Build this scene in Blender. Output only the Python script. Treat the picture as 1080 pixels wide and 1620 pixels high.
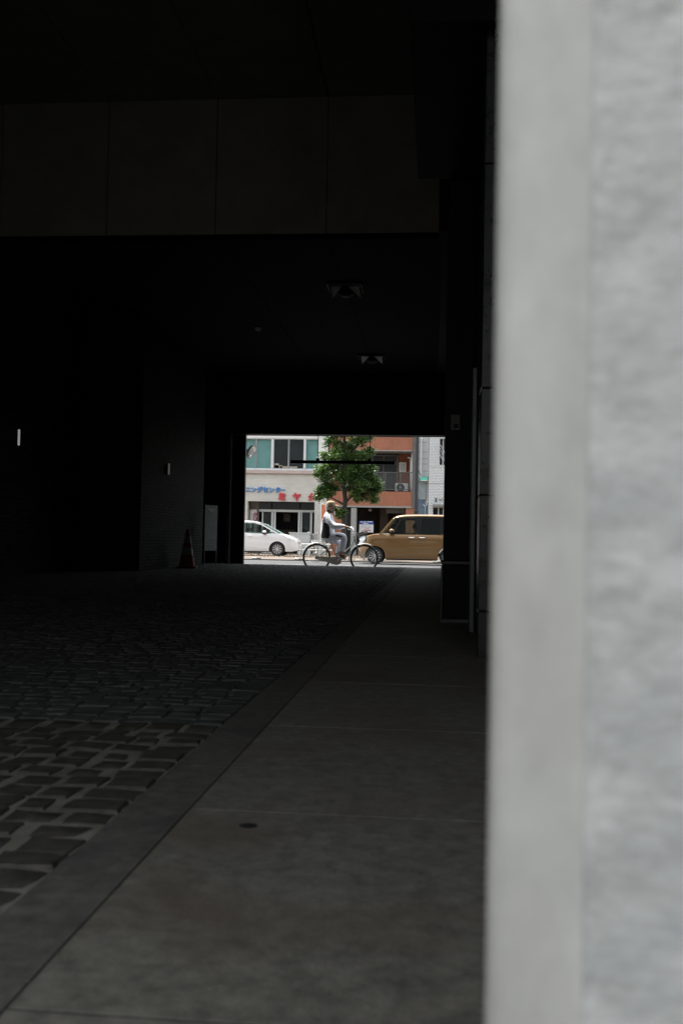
import bpy, bmesh, math, random
import numpy as np
from mathutils import Vector, Matrix
random.seed(7)
for o in list(bpy.data.objects): bpy.data.objects.remove(o)
SC = bpy.context.scene
COL = SC.collection
rad = math.radians

# ------------------------------------------------------------------ camera, sky, sun, exposure
H = .55                                   # eye height above the passage floor (a low crouch)
ROAD = -.22                               # the street lies a little lower than the passage
yaw, pit, rol = rad(5.44), rad(1.64), rad(1.1)
Fw = np.array([-math.sin(yaw)*math.cos(pit), math.cos(yaw)*math.cos(pit), math.sin(pit)])
R0 = np.array([math.cos(yaw), math.sin(yaw), 0.]); U0 = np.cross(R0, Fw)
Rv = R0*math.cos(rol)+U0*math.sin(rol); Uv = U0*math.cos(rol)-R0*math.sin(rol)
cam = bpy.data.cameras.new('camera'); camo = bpy.data.objects.new('camera', cam); COL.objects.link(camo)
M = Matrix([[Rv[i], Uv[i], -Fw[i], [0, 0, H][i]] for i in range(3)]+[[0, 0, 0, 1]])
camo.matrix_world = M
cam.sensor_fit = 'VERTICAL'; cam.sensor_height = 36; cam.sensor_width = 24; cam.lens = 35
cam.clip_start = .02; cam.clip_end = 1000
cam.dof.use_dof = True; cam.dof.focus_distance = 26; cam.dof.aperture_fstop = 6.3
SC.camera = camo

SUN_EL, SUN_AZ = 66, -50                  # azimuth measured from +Y towards +X
W = bpy.data.worlds.new('World'); SC.world = W; W.use_nodes = True
nt = W.node_tree; bg = nt.nodes['Background']
sky = nt.nodes.new('ShaderNodeTexSky'); sky.sky_type = 'NISHITA'; sky.sun_disc = False
sky.sun_elevation = rad(SUN_EL); sky.sun_rotation = rad(SUN_AZ); sky.air_density = 1.6; sky.dust_density = 3.0
hs = nt.nodes.new('ShaderNodeHueSaturation'); hs.inputs['Saturation'].default_value = .32
nt.links.new(sky.outputs[0], hs.inputs['Color']); nt.links.new(hs.outputs[0], bg.inputs[0]); bg.inputs[1].default_value = .15
sl = bpy.data.lights.new('sun', 'SUN'); sl.energy = 3.0; sl.angle = rad(.8); sl.color = (1, .955, .9)
so = bpy.data.objects.new('sun', sl); COL.objects.link(so)
sd = Vector((math.sin(rad(SUN_AZ))*math.cos(rad(SUN_EL)), math.cos(rad(SUN_AZ))*math.cos(rad(SUN_EL)), math.sin(rad(SUN_EL))))
so.rotation_euler = sd.to_track_quat('Z', 'Y').to_euler(); so.location = (0, 0, 40)
SC.view_settings.view_transform = 'Standard'; SC.view_settings.look = 'None'
SC.view_settings.exposure = 1.4; SC.view_settings.gamma = 1; SC.view_settings.use_curve_mapping = False
SC.render.engine = 'CYCLES'
SC.cycles.use_denoising = True; SC.cycles.max_bounces = 8; SC.cycles.diffuse_bounces = 5
SC.cycles.sample_clamp_indirect = 6; SC.cycles.caustics_reflective = False; SC.cycles.caustics_refractive = False

# ------------------------------------------------------------------ helpers
def at(px, py, Y):
    """world point on the plane y = Y seen at pixel px, py of the 1080 x 1620 photograph"""
    d = Fw*1575.+Rv*(px-540.)+Uv*(810.-py)
    t = Y/d[1]
    return Vector((d[0]*t, Y, H+d[2]*t))
MATS = {}
def mat(name, col, rough=.7, metal=0., var=.12, scale=8., bump=0., bscale=60., spec=.5, kind=None, **kw):
    if name in MATS: return MATS[name]
    m = bpy.data.materials.new(name); m.use_nodes = True; MATS[name] = m
    n = m.node_tree.nodes; l = m.node_tree.links; b = n['Principled BSDF']
    b.inputs['Roughness'].default_value = rough; b.inputs['Metallic'].default_value = metal
    b.inputs['Specular IOR Level'].default_value = spec
    tc = n.new('ShaderNodeTexCoord')
    vec = tc.outputs['Object']
    if kw.get('stretch'):
        mp = n.new('ShaderNodeMapping'); mp.inputs['Scale'].default_value = kw['stretch']; mp.inputs['Rotation'].default_value = kw.get('rot', (0, 0, 0))
        l.new(vec, mp.inputs[0]); vec = mp.outputs[0]
    c4 = (*col, 1)
    if kind in ('brickx', 'bricky'):      # brick courses on a wall facing x or facing y
        sp = n.new('ShaderNodeSeparateXYZ'); cb = n.new('ShaderNodeCombineXYZ'); l.new(vec, sp.inputs[0])
        l.new(sp.outputs[1 if kind == 'brickx' else 0], cb.inputs[0]); l.new(sp.outputs[2], cb.inputs[1])
        bt = n.new('ShaderNodeTexBrick'); l.new(cb.outputs[0], bt.inputs[0])
        bt.inputs['Scale'].default_value = 1; bt.inputs['Brick Width'].default_value = kw.get('bw', .23)
        bt.inputs['Row Height'].default_value = kw.get('rh', .07); bt.inputs['Mortar Size'].default_value = kw.get('ms', .006)
        bt.inputs['Mortar Smooth'].default_value = .2; bt.inputs['Bias'].default_value = 0
        v2 = kw.get('bvar', .15)
        bt.inputs['Color1'].default_value = (*[x*(1-v2) for x in col], 1); bt.inputs['Color2'].default_value = (*[min(1, x*(1+v2)) for x in col], 1)
        bt.inputs['Mortar'].default_value = (*kw.get('mortar', tuple(x*.5 for x in col)), 1)
        bt.offset = kw.get('off', .5)
        base = bt.outputs[0]
    else:
        rgb = n.new('ShaderNodeRGB'); rgb.outputs[0].default_value = c4; base = rgb.outputs[0]
    nz = n.new('ShaderNodeTexNoise'); nz.inputs['Scale'].default_value = scale; nz.inputs['Detail'].default_value = 7
    nz.inputs['Roughness'].default_value = kw.get('nr', .62); l.new(vec, nz.inputs['Vector'])
    mr = n.new('ShaderNodeMapRange'); mr.inputs[1].default_value = .3; mr.inputs[2].default_value = .7
    mr.inputs[3].default_value = 1-var; mr.inputs[4].default_value = 1+var; l.new(nz.outputs[0], mr.inputs[0])
    mx = n.new('ShaderNodeVectorMath'); mx.operation = 'MULTIPLY'; l.new(base, mx.inputs[0]); l.new(mr.outputs[0], mx.inputs[1])
    last = mx.outputs[0]
    if kw.get('stain'):                   # broad patches of another colour
        n2 = n.new('ShaderNodeTexNoise'); n2.inputs['Scale'].default_value = kw.get('sscale', 1.5); n2.inputs['Detail'].default_value = 4
        l.new(vec, n2.inputs['Vector']); r2 = n.new('ShaderNodeMapRange'); r2.inputs[1].default_value = .5; r2.inputs[2].default_value = .68
        r2.inputs[4].default_value = kw.get('samt', .6); l.new(n2.outputs[0], r2.inputs[0])
        m2 = n.new('ShaderNodeMix'); m2.data_type = 'RGBA'; l.new(r2.outputs[0], m2.inputs[0]); l.new(last, m2.inputs[6])
        m2.inputs[7].default_value = (*kw['stain'], 1); last = m2.outputs[2]
    l.new(last, b.inputs['Base Color'])
    if kw.get('rvar'):
        r3 = n.new('ShaderNodeMapRange'); r3.inputs[1].default_value = .3; r3.inputs[2].default_value = .7
        r3.inputs[3].default_value = rough-kw['rvar']; r3.inputs[4].default_value = rough+kw['rvar']
        l.new(nz.outputs[0], r3.inputs[0]); l.new(r3.outputs[0], b.inputs['Roughness'])
    if bump or kind in ('brickx', 'bricky'):
        bp = n.new('ShaderNodeBump'); bp.inputs['Strength'].default_value = 1; bp.inputs['Distance'].default_value = bump or .003
        if kind in ('brickx', 'bricky'):
            inv = n.new('ShaderNodeMath'); inv.operation = 'SUBTRACT'; inv.inputs[0].default_value = 1
            l.new(bt.outputs['Fac'], inv.inputs[1])
            n4 = n.new('ShaderNodeTexNoise'); n4.inputs['Scale'].default_value = bscale; l.new(vec, n4.inputs['Vector'])
            ad = n.new('ShaderNodeMath'); ad.operation = 'ADD'; l.new(inv.outputs[0], ad.inputs[0]); l.new(n4.outputs[0], ad.inputs[1])
            l.new(ad.outputs[0], bp.inputs['Height'])
        else:
            n4 = n.new('ShaderNodeTexNoise'); n4.inputs['Scale'].default_value = bscale; n4.inputs['Detail'].default_value = 5
            l.new(vec, n4.inputs['Vector']); l.new(n4.outputs[0], bp.inputs['Height'])
        l.new(bp.outputs[0], b.inputs['Normal'])
    if kw.get('coat'): b.inputs['Coat Weight'].default_value = kw['coat']; b.inputs['Coat Roughness'].default_value = .04
    return m
def glass(name, col, alpha, rough=.03):
    """a pane: mixes see-through with a clear reflecting surface"""
    if name in MATS: return MATS[name]
    m = bpy.data.materials.new(name); m.use_nodes = True; MATS[name] = m
    n = m.node_tree.nodes; l = m.node_tree.links
    for x in list(n): n.remove(x)
    out = n.new('ShaderNodeOutputMaterial'); mx = n.new('ShaderNodeMixShader'); tr = n.new('ShaderNodeBsdfTransparent')
    tr.inputs[0].default_value = (*col, 1); gl = n.new('ShaderNodeBsdfPrincipled'); gl.inputs['Base Color'].default_value = (.02, .03, .03, 1)
    gl.inputs['Roughness'].default_value = rough; nz = n.new('ShaderNodeTexNoise'); nz.inputs['Scale'].default_value = 3
    mr = n.new('ShaderNodeMapRange'); mr.inputs[3].default_value = alpha*.9; mr.inputs[4].default_value = alpha*1.1
    l.new(nz.outputs[0], mr.inputs[0]); l.new(mr.outputs[0], mx.inputs[0]); l.new(tr.outputs[0], mx.inputs[1]); l.new(gl.outputs[0], mx.inputs[2])
    l.new(mx.outputs[0], out.inputs[0])
    return m

WL = {}
def setp(o, label=None, cat=None, group=None, kind=None):
    if label: o['label'] = label
    if cat: o['category'] = cat
    if group: o['group'] = group
    if kind: o['kind'] = kind
    return o
def empty(name, loc, label, cat, group=None):
    o = bpy.data.objects.new(name, None); COL.objects.link(o); o.location = loc; o.empty_display_size = .1
    WL[o.name] = Vector(loc); return setp(o, label, cat, group)
def link(name, me, parent=None, origin=None):
    """me holds world coordinates; move them to the origin and hang the object on its parent"""
    if origin is None:
        if parent: origin = WL[parent.name]
        elif len(me.vertices):
            c = np.array([v.co[:] for v in me.vertices]); origin = Vector(((c[:, 0].min()+c[:, 0].max())/2, (c[:, 1].min()+c[:, 1].max())/2, c[:, 2].min()))
        else: origin = Vector((0, 0, 0))
    origin = Vector(origin); me.transform(Matrix.Translation(-origin))
    o = bpy.data.objects.new(name, me); COL.objects.link(o); WL[o.name] = origin
    if parent: o.parent = parent; o.location = origin-WL[parent.name]
    else: o.location = origin
    return o
class MB:
    def __init__(s): s.v = []; s.f = []; s.mi = []; s.k = 0
    def add(s, vs, fs):
        b = len(s.v); s.v += [tuple(p) for p in vs]; s.f += [tuple(b+i for i in f) for f in fs]; s.mi += [s.k]*len(fs); return s
    def box(s, x0, x1, y0, y1, z0, z1):
        return s.add([(x0, y0, z0), (x1, y0, z0), (x1, y1, z0), (x0, y1, z0), (x0, y0, z1), (x1, y0, z1), (x1, y1, z1), (x0, y1, z1)],
                     [(0, 3, 2, 1), (4, 5, 6, 7), (0, 1, 5, 4), (1, 2, 6, 5), (2, 3, 7, 6), (3, 0, 4, 7)])
    def bbox(s, x0, x1, y0, y1, z0, z1, r=.01):      # box with chamfered edges
        vs = []
        for sx, xa in ((1, x0), (-1, x1)):
            for sy, ya in ((1, y0), (-1, y1)):
                for sz, za in ((1, z0), (-1, z1)):
                    vs += [(xa, ya+sy*r, za+sz*r), (xa+sx*r, ya, za+sz*r), (xa+sx*r, ya+sy*r, za)]
        bm = bmesh.new()
        for p in vs: bm.verts.new(p)
        bmesh.ops.convex_hull(bm, input=bm.verts); bm.verts.index_update()
        s.add([v.co[:] for v in bm.verts], [[v.index for v in f.verts] for f in bm.faces]); bm.free(); return s
    def tube(s, pts, r, n=8, cap=True, closed=False):
        pts = [Vector(p) for p in pts]; N = len(pts); rs = r if isinstance(r, (list, tuple)) else [r]*N
        rings = []; up = None
        for i, p in enumerate(pts):
            a = pts[(i-1) % N] if (i or closed) else p; c = pts[(i+1) % N] if (i < N-1 or closed) else p
            t = (c-a).normalized()
            if up is None:
                up = Vector((0, 0, 1)) if abs(t.z) < .9 else Vector((1, 0, 0))
            u = (up-t*up.dot(t)).normalized(); w = t.cross(u); up = u
            rings.append([p+(u*math.cos(q*2*math.pi/n)+w*math.sin(q*2*math.pi/n))*rs[i] for q in range(n)])
        vs = [p for ring in rings for p in ring]; fs = []
        for i in range(N if closed else N-1):
            j = (i+1) % N
            for q in range(n): fs.append((i*n+q, i*n+(q+1) % n, j*n+(q+1) % n, j*n+q))
        if cap and not closed: fs += [tuple(range(n))[::-1], tuple((N-1)*n+q for q in range(n))]
        return s.add(vs, fs)
    def lathe(s, prof, c, axis='z', n=24, cap=True):
        vs = []
        for r, h in prof:
            for q in range(n):
                a = q*2*math.pi/n; x, y = r*math.cos(a), r*math.sin(a)
                vs.append({'z': (c[0]+x, c[1]+y, c[2]+h), 'y': (c[0]+x, c[1]+h, c[2]+y), 'x': (c[0]+h, c[1]+x, c[2]+y)}[axis])
        fs = [(i*n+q, i*n+(q+1) % n, (i+1)*n+(q+1) % n, (i+1)*n+q) for i in range(len(prof)-1) for q in range(n)]
        if cap: fs += [tuple(range(n))[::-1], tuple((len(prof)-1)*n+q for q in range(n))]
        return s.add(vs, fs)
    def prism(s, pts, y0, y1):                        # outline in (x, z), thickness along y
        n = len(pts); vs = [(p[0], y0, p[1]) for p in pts]+[(p[0], y1, p[1]) for p in pts]
        return s.add(vs, [tuple(range(n)), tuple(range(2*n-1, n-1, -1))]+[(i, i+n, (i+1) % n+n, (i+1) % n) for i in range(n)])
    def prismz(s, pts, z0, z1):
        n = len(pts); vs = [(p[0], p[1], z0) for p in pts]+[(p[0], p[1], z1) for p in pts]
        return s.add(vs, [tuple(range(n)), tuple(range(2*n-1, n-1, -1))]+[(i, i+n, (i+1) % n+n, (i+1) % n) for i in range(n)])
    def ball(s, c, rx, ry=None, rz=None, n=12):
        ry = ry or rx; rz = rz or rx
        pr = [(math.sin(math.pi*i/8), -math.cos(math.pi*i/8)) for i in range(9)]; vs = []
        for r, h in pr:
            r = max(r, 1e-3)
            for q in range(n): vs.append((c[0]+rx*r*math.cos(q*2*math.pi/n), c[1]+ry*r*math.sin(q*2*math.pi/n), c[2]+rz*h))
        return s.add(vs, [(i*n+q, i*n+(q+1) % n, (i+1)*n+(q+1) % n, (i+1)*n+q) for i in range(8) for q in range(n)])
    def mesh(s, name, mats, smooth=None):
        me = bpy.data.meshes.new(name); me.from_pydata(s.v, [], s.f)
        bm = bmesh.new(); bm.from_mesh(me); bmesh.ops.recalc_face_normals(bm, faces=bm.faces); bm.to_mesh(me); bm.free()
        for m in (mats if isinstance(mats, (list, tuple)) else [mats]): me.materials.append(m)
        me.polygons.foreach_set('material_index', s.mi)
        if smooth:
            me.polygons.foreach_set('use_smooth', [True]*len(me.polygons)); me.set_sharp_from_angle(angle=rad(smooth))
        me.update(); return me
    def build(s, name, mats, parent=None, smooth=None, origin=None):
        return link(name, s.mesh(name, mats, smooth), parent, origin)
def bx(name, m, b, parent=None, r=0):
    q = MB(); (q.bbox(*b, r=r) if r else q.box(*b)); return q.build(name, m, parent)
def FB(q, p0, p1, p2, p3, Y, d=.05, proud=0):
    """a box whose front face at depth Y covers photograph pixels p0..p2 x p1..p3"""
    cx, cy = (p0+p2)/2, (p1+p3)/2
    x0, x1 = at(p0, cy, Y).x, at(p2, cy, Y).x; z1, z0 = at(cx, p1, Y).z, at(cx, p3, Y).z
    q.box(x0, x1, Y-proud, Y+d, z0, z1); return q
def copy_thing(root, loc, rz=0, label=None):
    r = root.copy(); COL.objects.link(r); r.location = loc; r.rotation_euler.z = rz
    if label: r['label'] = label
    for ch in root.children:
        c = ch.copy(); COL.objects.link(c); c.parent = r
        for g in ch.children:
            d = g.copy(); COL.objects.link(d); d.parent = c
    return r
DG = None
def skin(name, pts, edges, mats, parent=None, sub=2, root=0, tweak=None, link_it=True):
    """pts: (x, y, z, r[, r2]); grows one continuous surface round the edges"""
    me = bpy.data.meshes.new(name); bm = bmesh.new(); ly = bm.verts.layers.skin.verify()
    vs = []
    for i, p in enumerate(pts):
        v = bm.verts.new(p[:3]); v[ly].radius = (p[3], p[4] if len(p) > 4 else p[3]); v[ly].use_root = (i == root); vs.append(v)
    for a, b in edges: bm.edges.new((vs[a], vs[b]))
    bm.to_mesh(me); bm.free()
    o = bpy.data.objects.new(name+'_tmp', me); COL.objects.link(o)
    sk = o.modifiers.new('s', 'SKIN'); sk.use_smooth_shade = True; sk.branch_smoothing = .4
    sb = o.modifiers.new('u', 'SUBSURF'); sb.levels = sub; sb.render_levels = sub
    dg = bpy.context.evaluated_depsgraph_get(); dg.update()
    m2 = bpy.data.meshes.new_from_object(o.evaluated_get(dg)); bpy.data.objects.remove(o)
    m2.name = name; m2.materials.clear()
    for m in (mats if isinstance(mats, (list, tuple)) else [mats]): m2.materials.append(m)
    m2.polygons.foreach_set('use_smooth', [True]*len(m2.polygons))
    if tweak: tweak(m2)
    return link(name, m2, parent)
def chain(pts, edges, seq, start=None):
    """append a chain of joints; returns the indices"""
    idx = []
    prev = start
    for p in seq:
        pts.append(p); i = len(pts)-1; idx.append(i)
        if prev is not None: edges.append((prev, i))
        prev = i
    return idx
def lettering(txt, size, m, name, parent, cx, Y, z, extrude=.03, bold=.0, vertical=False, rz=0, back=True):
    """each character its own mesh, set in a row (or column) centred on cx, standing on z"""
    out = []; n = len(txt)
    for i, ch in enumerate(txt):
        cu = bpy.data.curves.new('t', 'FONT'); cu.body = ch; cu.size = size; cu.extrude = extrude; cu.offset = bold
        cu.align_x = 'CENTER'; cu.resolution_u = 3
        o = bpy.data.objects.new('t', cu); COL.objects.link(o)
        dg = bpy.context.evaluated_depsgraph_get(); dg.update()
        me = bpy.data.meshes.new_from_object(o.evaluated_get(dg)); bpy.data.objects.remove(o)
        me.name = name
        x, zz = (cx, z-i*size*1.05) if vertical else (cx+(i-(n-1)/2)*parent.get('_pitch', size), z)
        me.transform(Matrix.Translation((x, Y, zz)) @ Matrix.Rotation(math.pi/2, 4, 'X'))
        me.materials.clear(); me.materials.append(m)
        out.append(link(name, me, parent))
    return out
def join_text(txts, m, name, parent, rz=0, piv=None):
    """several lines of text as ONE mesh; txts: (string, size, x, Y, z)"""
    V = []; Fs = []
    for t, size, x, Y, z in txts:
        cu = bpy.data.curves.new('t', 'FONT'); cu.body = t; cu.size = size; cu.align_x = 'CENTER'; cu.resolution_u = 2; cu.extrude = .001
        o = bpy.data.objects.new('t', cu); COL.objects.link(o)
        dg = bpy.context.evaluated_depsgraph_get(); dg.update()
        me = bpy.data.meshes.new_from_object(o.evaluated_get(dg)); bpy.data.objects.remove(o)
        me.transform(Matrix.Translation((x, Y, z)) @ Matrix.Rotation(math.pi/2, 4, 'X'))
        b = len(V); V += [v.co[:] for v in me.vertices]; Fs += [[b+i for i in p.vertices] for p in me.polygons]
    me = bpy.data.meshes.new(name); me.from_pydata(V, [], Fs); me.materials.append(m)
    return link(name, me, parent)

# ------------------------------------------------------------------ materials
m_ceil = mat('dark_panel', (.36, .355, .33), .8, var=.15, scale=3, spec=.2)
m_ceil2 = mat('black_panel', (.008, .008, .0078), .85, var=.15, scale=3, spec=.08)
m_beamp = mat('beam_panel', (.34, .33, .28), .8, var=.14, scale=2.5, spec=.25)
m_gap = mat('gap_black', (.01, .01, .01), .9)
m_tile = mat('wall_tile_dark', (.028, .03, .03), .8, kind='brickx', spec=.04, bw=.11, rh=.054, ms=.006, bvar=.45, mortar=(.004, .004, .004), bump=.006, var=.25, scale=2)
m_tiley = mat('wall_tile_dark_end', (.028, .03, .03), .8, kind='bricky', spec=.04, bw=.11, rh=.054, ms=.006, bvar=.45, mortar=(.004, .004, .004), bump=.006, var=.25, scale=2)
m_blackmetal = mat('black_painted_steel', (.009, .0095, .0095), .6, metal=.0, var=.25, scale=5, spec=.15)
m_blackstone = mat('black_polished_stone', (.018, .019, .018), .3, spec=.45, var=.5, scale=14, rvar=.08)
m_steel = mat('brushed_steel', (.09, .1, .105), .42, metal=.4, var=.25, scale=9, rvar=.12)
m_dullsteel = mat('dull_steel', (.09, .09, .088), .55, metal=.5, var=.3, scale=9)
m_pier = mat('pale_granite', (.385, .382, .36), .85, var=.24, nr=.72, scale=26, bump=.002, bscale=90, stain=(.31, .312, .30), sscale=9, samt=.7, stretch=(1, 1, 1.5), rot=(0, .7, 0))
m_piersm = mat('pale_granite_margin', (.392, .384, .355), .7, var=.16, stretch=(1, 1, .6), scale=26, bump=.001, bscale=30, stain=(.32, .29, .255), sscale=12, samt=.35)
m_slab = mat('floor_slab', (.175, .163, .135), .85, spec=.2, var=.42, scale=26, nr=.75, bump=.0015, bscale=160, stain=(.135, .105, .078), sscale=3, samt=.6, rvar=.12)
m_jdark = mat('joint_dirt', (.07, .066, .056), .95, spec=.1, var=.5, scale=5)
m_slab2 = mat('border_slab', (.122, .115, .1), .85, spec=.2, var=.4, scale=30, nr=.75, stain=(.07, .065, .062), sscale=4, samt=.6, bump=.0012, bscale=160, rvar=.1)
m_sett = mat('sett_stone', (.058, .052, .041), .75, var=.5, scale=26, bump=.003, bscale=55)
m_sett2 = mat('sett_stone_grey', (.09, .09, .082), .85, spec=.1, var=.5, scale=12, bump=.002, bscale=60)
m_mort = mat('sett_mortar', (.205, .192, .152), .9, var=.45, scale=6, bump=.004, bscale=90)
m_asph = mat('asphalt', (.056, .056, .058), .85, var=.14, scale=3, bump=.003, bscale=220)
m_white = mat('road_paint', (.36, .36, .35), .7, var=.18, scale=6)
m_pave = mat('street_pavers', (.15, .118, .09), .85, var=.3, scale=2.5, bump=.004, bscale=40, stain=(.075, .055, .04), sscale=.9, samt=.7)
m_kerb = mat('kerb_stone', (.2, .185, .165), .85, var=.15, scale=5)
m_out = mat('outside_paving', (.3, .29, .27), .85, var=.12, scale=2)

# ------------------------------------------------------------------ ground, road, pavement
def struct(o): o['kind'] = 'structure'; return o
g = MB(); g.box(-400, 400, -300, 500, -.6, -.3); struct(g.build('ground', m_asph))
g = MB(); g.box(-14, 14, -40, .35, -.3, -.004); struct(g.build('pavement_outside', m_out))
EX = 21.45                                 # where the passage floor ends
FLX = (-.485, .9)
g = MB(); ys = [.36, 1.13, 2.0]+[2.0+.93*i for i in range(1, 30)]
ys = [y for y in ys if y < EX-.2]+[EX]
for a, b in zip(ys, ys[1:]): g.box(FLX[0], FLX[1], a+.0035, b-.0035, -.12, 0)
g.k = 1; g.box(FLX[0]-.004, FLX[1], .36, EX-.01, -.14, -.0015)
struct(g.build('floor_slabs', [m_slab, m_jdark]))
g = MB(); yb = [.36, 1.2, 2.37]+[2.37+1.17*i for i in range(1, 20)]
yb = [y for y in yb if y < EX-.3]+[EX]
for a, b in zip(yb, yb[1:]): g.box(-.615, -.489, a+.002, b-.002, -.12, .001)
g.k = 1; g.box(-.613, -.4905, .36, EX-.01, -.14, -.002)
struct(g.build('border_slabs', [m_slab2, m_jdark]))
SX0, SX1 = -6.6, -.617
g = MB(); g.box(SX0, SX1, .36, 2.9, -.14, -.004); struct(g.build('sett_bed', m_mort))
g = MB(); g.box(SX0, SX1, 2.9, EX, -.14, -.005); struct(g.build('sett_bed', mat('old_mortar', (.10, .098, .088), .9, var=.5, scale=6, spec=.15)))
def setts(name, y0, y1, x0, pitch, w0, w1, gap, jit, hj, m, inset):   # each stone its own irregular eight-cornered top
    q = MB(); y = y0
    while y < y1-.03:
        p = min(pitch*random.uniform(.9, 1.12), y1-y); x = SX1-.003; wob = random.uniform(-.006, .006)
        if y1-(y+p) < .05: p = y1-y
        while x > x0:
            w = random.uniform(w0, w1); xa, xb = max(x-w, x0), (x-.001 if x > SX1-.01 else x-gap*random.uniform(.6, 1.7)); ya, yb_ = y+gap*random.uniform(0, .45), y+p-gap*random.uniform(.05, .45)
            yc = math.sin(x*1.1+y*3)*.005
            if xb-xa > .03:
                J = lambda: random.uniform(-jit, jit); h = random.uniform(-hj, hj)
                mx_, my = (xa+xb)/2, (ya+yb_)/2+yc
                o8 = [(xa+J(), ya+yc+J()), (mx_, ya+yc+J()), (xb+J(), ya+yc+J()), (xb+J()*.6, my+J()), (xb+J(), yb_+yc+J()), (mx_, yb_+yc+J()), (xa+J(), yb_+yc+J()), (xa+J()*.6, my+J())]
                tilt = random.uniform(-.03, .03); tl2 = random.uniform(-.03, .03)
                vs = [(a, b, -.03) for a, b in o8]+[(a, b, -.007+h*.3) for a, b in o8]
                vs += [(mx_+(a-mx_)*inset, my+(b-my)*inset, h+(a-mx_)*tilt+(b-my)*tl2) for a, b in o8]+[(mx_, my, h+.0025)]
                fs = [(i, (i+1) % 8, 8+(i+1) % 8, 8+i) for i in range(8)]+[(8+i, 8+(i+1) % 8, 16+(i+1) % 8, 16+i) for i in range(8)]+[(16+i, 16+(i+1) % 8, 24) for i in range(8)]
                q.add(vs, fs)
            x -= w
        y += p
    return struct(q.build(name, m, smooth=50))
setts('rough_setts', .4, 2.9, -3.0, .088, .08, .13, .017, .005, .004, m_sett, .9)
setts('fine_setts', 2.9, EX-.01, -5.6, .085, .08, .115, .012, .004, .002, m_sett2, .93)
g = MB(); g.prismz([(-6.6, EX), (.9, EX), (.9, EX+.12), (-6.6, EX+.12)], -.3, -.02); struct(g.build('kerb', m_kerb))
g = MB(); g.box(-80, 80, EX+.13, 35.55, -.3, ROAD); struct(g.build('road', m_asph))
g = MB()
def dash(px0, px1, py, wd=.13):
    a = at(px0, py, 10); Y = 10*(ROAD-H)/(a.z-H); x0 = at(px0, py, Y).x; x1 = at(px1, py, Y).x
    g.box(x0, x1, Y-wd/2, Y+wd/2, ROAD-.002, ROAD+.004)
Yd = 30.6
for k in range(-12, 14): x = -3.02+k*1.95+.55; g.box(x-.5, x+.42, Yd-.07, Yd+.07, ROAD-.002, ROAD+.004)
g.box(-60, 60, 34.95, 35.1, ROAD-.002, ROAD+.004)
g.box(-60, -4.3, 27.4, 27.55, ROAD-.002, ROAD+.004)
struct(g.build('road_markings', m_white))
g = MB()
for k in range(-30, 30): g.box(k*1.2+.01, k*1.2+1.19, 35.55, 35.72, -.3, ROAD+.052)
struct(g.build('far_kerb', m_kerb))
g = MB(); g.box(-80, 80, 35.72, 60, -.3, ROAD+.05); struct(g.build('far_pavement', m_pave))
ZP = ROAD+.05

# ------------------------------------------------------------------ the building the passage runs through
B = empty('passage_building', (-2.2, 11, 0), 'dark building whose panelled passage frames the bright street', 'building')
zc, zl, YB = 5.73, 4.14, 11.4              # near ceiling, far ceiling, the beam between them
PO, PE = 21.0, 22.0                        # exit portal
g = MB(); xs = [-1.33+1.31*k for k in range(-4, 2)]
for a, b in zip(xs, xs[1:]):
    for ya, yb_ in ((.55, 3.2), (3.2, 5.9), (5.9, 8.6), (8.6, YB)): g.box(a+.006, b-.006, ya+.005, yb_-.005, zc, zc+.03)
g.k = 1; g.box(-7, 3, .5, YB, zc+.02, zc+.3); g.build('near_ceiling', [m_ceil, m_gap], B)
g = MB()
for a, b in zip(xs, xs[1:]): g.box(a+.006, b-.006, YB, YB+.03, zl-.02, zc-.005)
g.k = 1; g.box(-7, 3, YB+.02, YB+.3, zl, zc+.1); g.build('ceiling_beam', [m_beamp, m_gap], B)
g = MB()
for a, b in zip(xs, xs[1:]):
    for ya, yb_ in ((YB+.04, 13.9), (13.9, 16.5), (16.5, 19.1), (19.1, PO)): g.box(a+.006, b-.006, ya+.005, yb_-.005, zl, zl+.03)
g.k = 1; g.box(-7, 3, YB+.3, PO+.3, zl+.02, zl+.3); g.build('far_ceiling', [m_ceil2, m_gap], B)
ZT, XL = 2.865, -4.26                        # top and left edge of the exit opening
g = MB(); g.box(-7, 3, PO+.62, PE, ZT, zl+.3)
for k in range(9): g.box(-4.24, .9, PO+.6, PO+.619, ZT+.06+k*.14, ZT+.06+k*.14+.115)
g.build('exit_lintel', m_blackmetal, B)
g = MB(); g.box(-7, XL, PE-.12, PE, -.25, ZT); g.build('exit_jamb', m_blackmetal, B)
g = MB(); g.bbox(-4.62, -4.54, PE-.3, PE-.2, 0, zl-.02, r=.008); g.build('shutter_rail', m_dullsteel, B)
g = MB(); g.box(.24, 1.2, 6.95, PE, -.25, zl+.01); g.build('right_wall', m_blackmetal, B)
g = MB(); g.box(-14, 14, .6, 22.0, zc+.31, 15); g.box(-9, 6, 22.0, 23.2, 3.2, 15); g.build('storeys_and_shade_overhang', mat('facade_grey', (.3, .3, .29), .8), B)  # the lower box is an unseen overhang, added to darken the exit floor
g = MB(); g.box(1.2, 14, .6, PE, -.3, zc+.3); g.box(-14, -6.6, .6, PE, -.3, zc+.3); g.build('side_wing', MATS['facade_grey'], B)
g = MB(); g.box(-6.6, -1.75, .3, .6, -.02, 6.0); g.box(-1.75, .02, .3, .6, 2.65, 6.0); g.box(-14, 14, .3, .6, 6.0, 15); g.build('added_entrance_screen', m_pier, B)  # unseen walling added to narrow the entrance and cut daylight reaching deep inside
g = MB(); g.box(-6.6, -4.90, 15.42, 19.9, -.05, zl+1.6); g.build('recess_wall', m_blackmetal, B)

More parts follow.
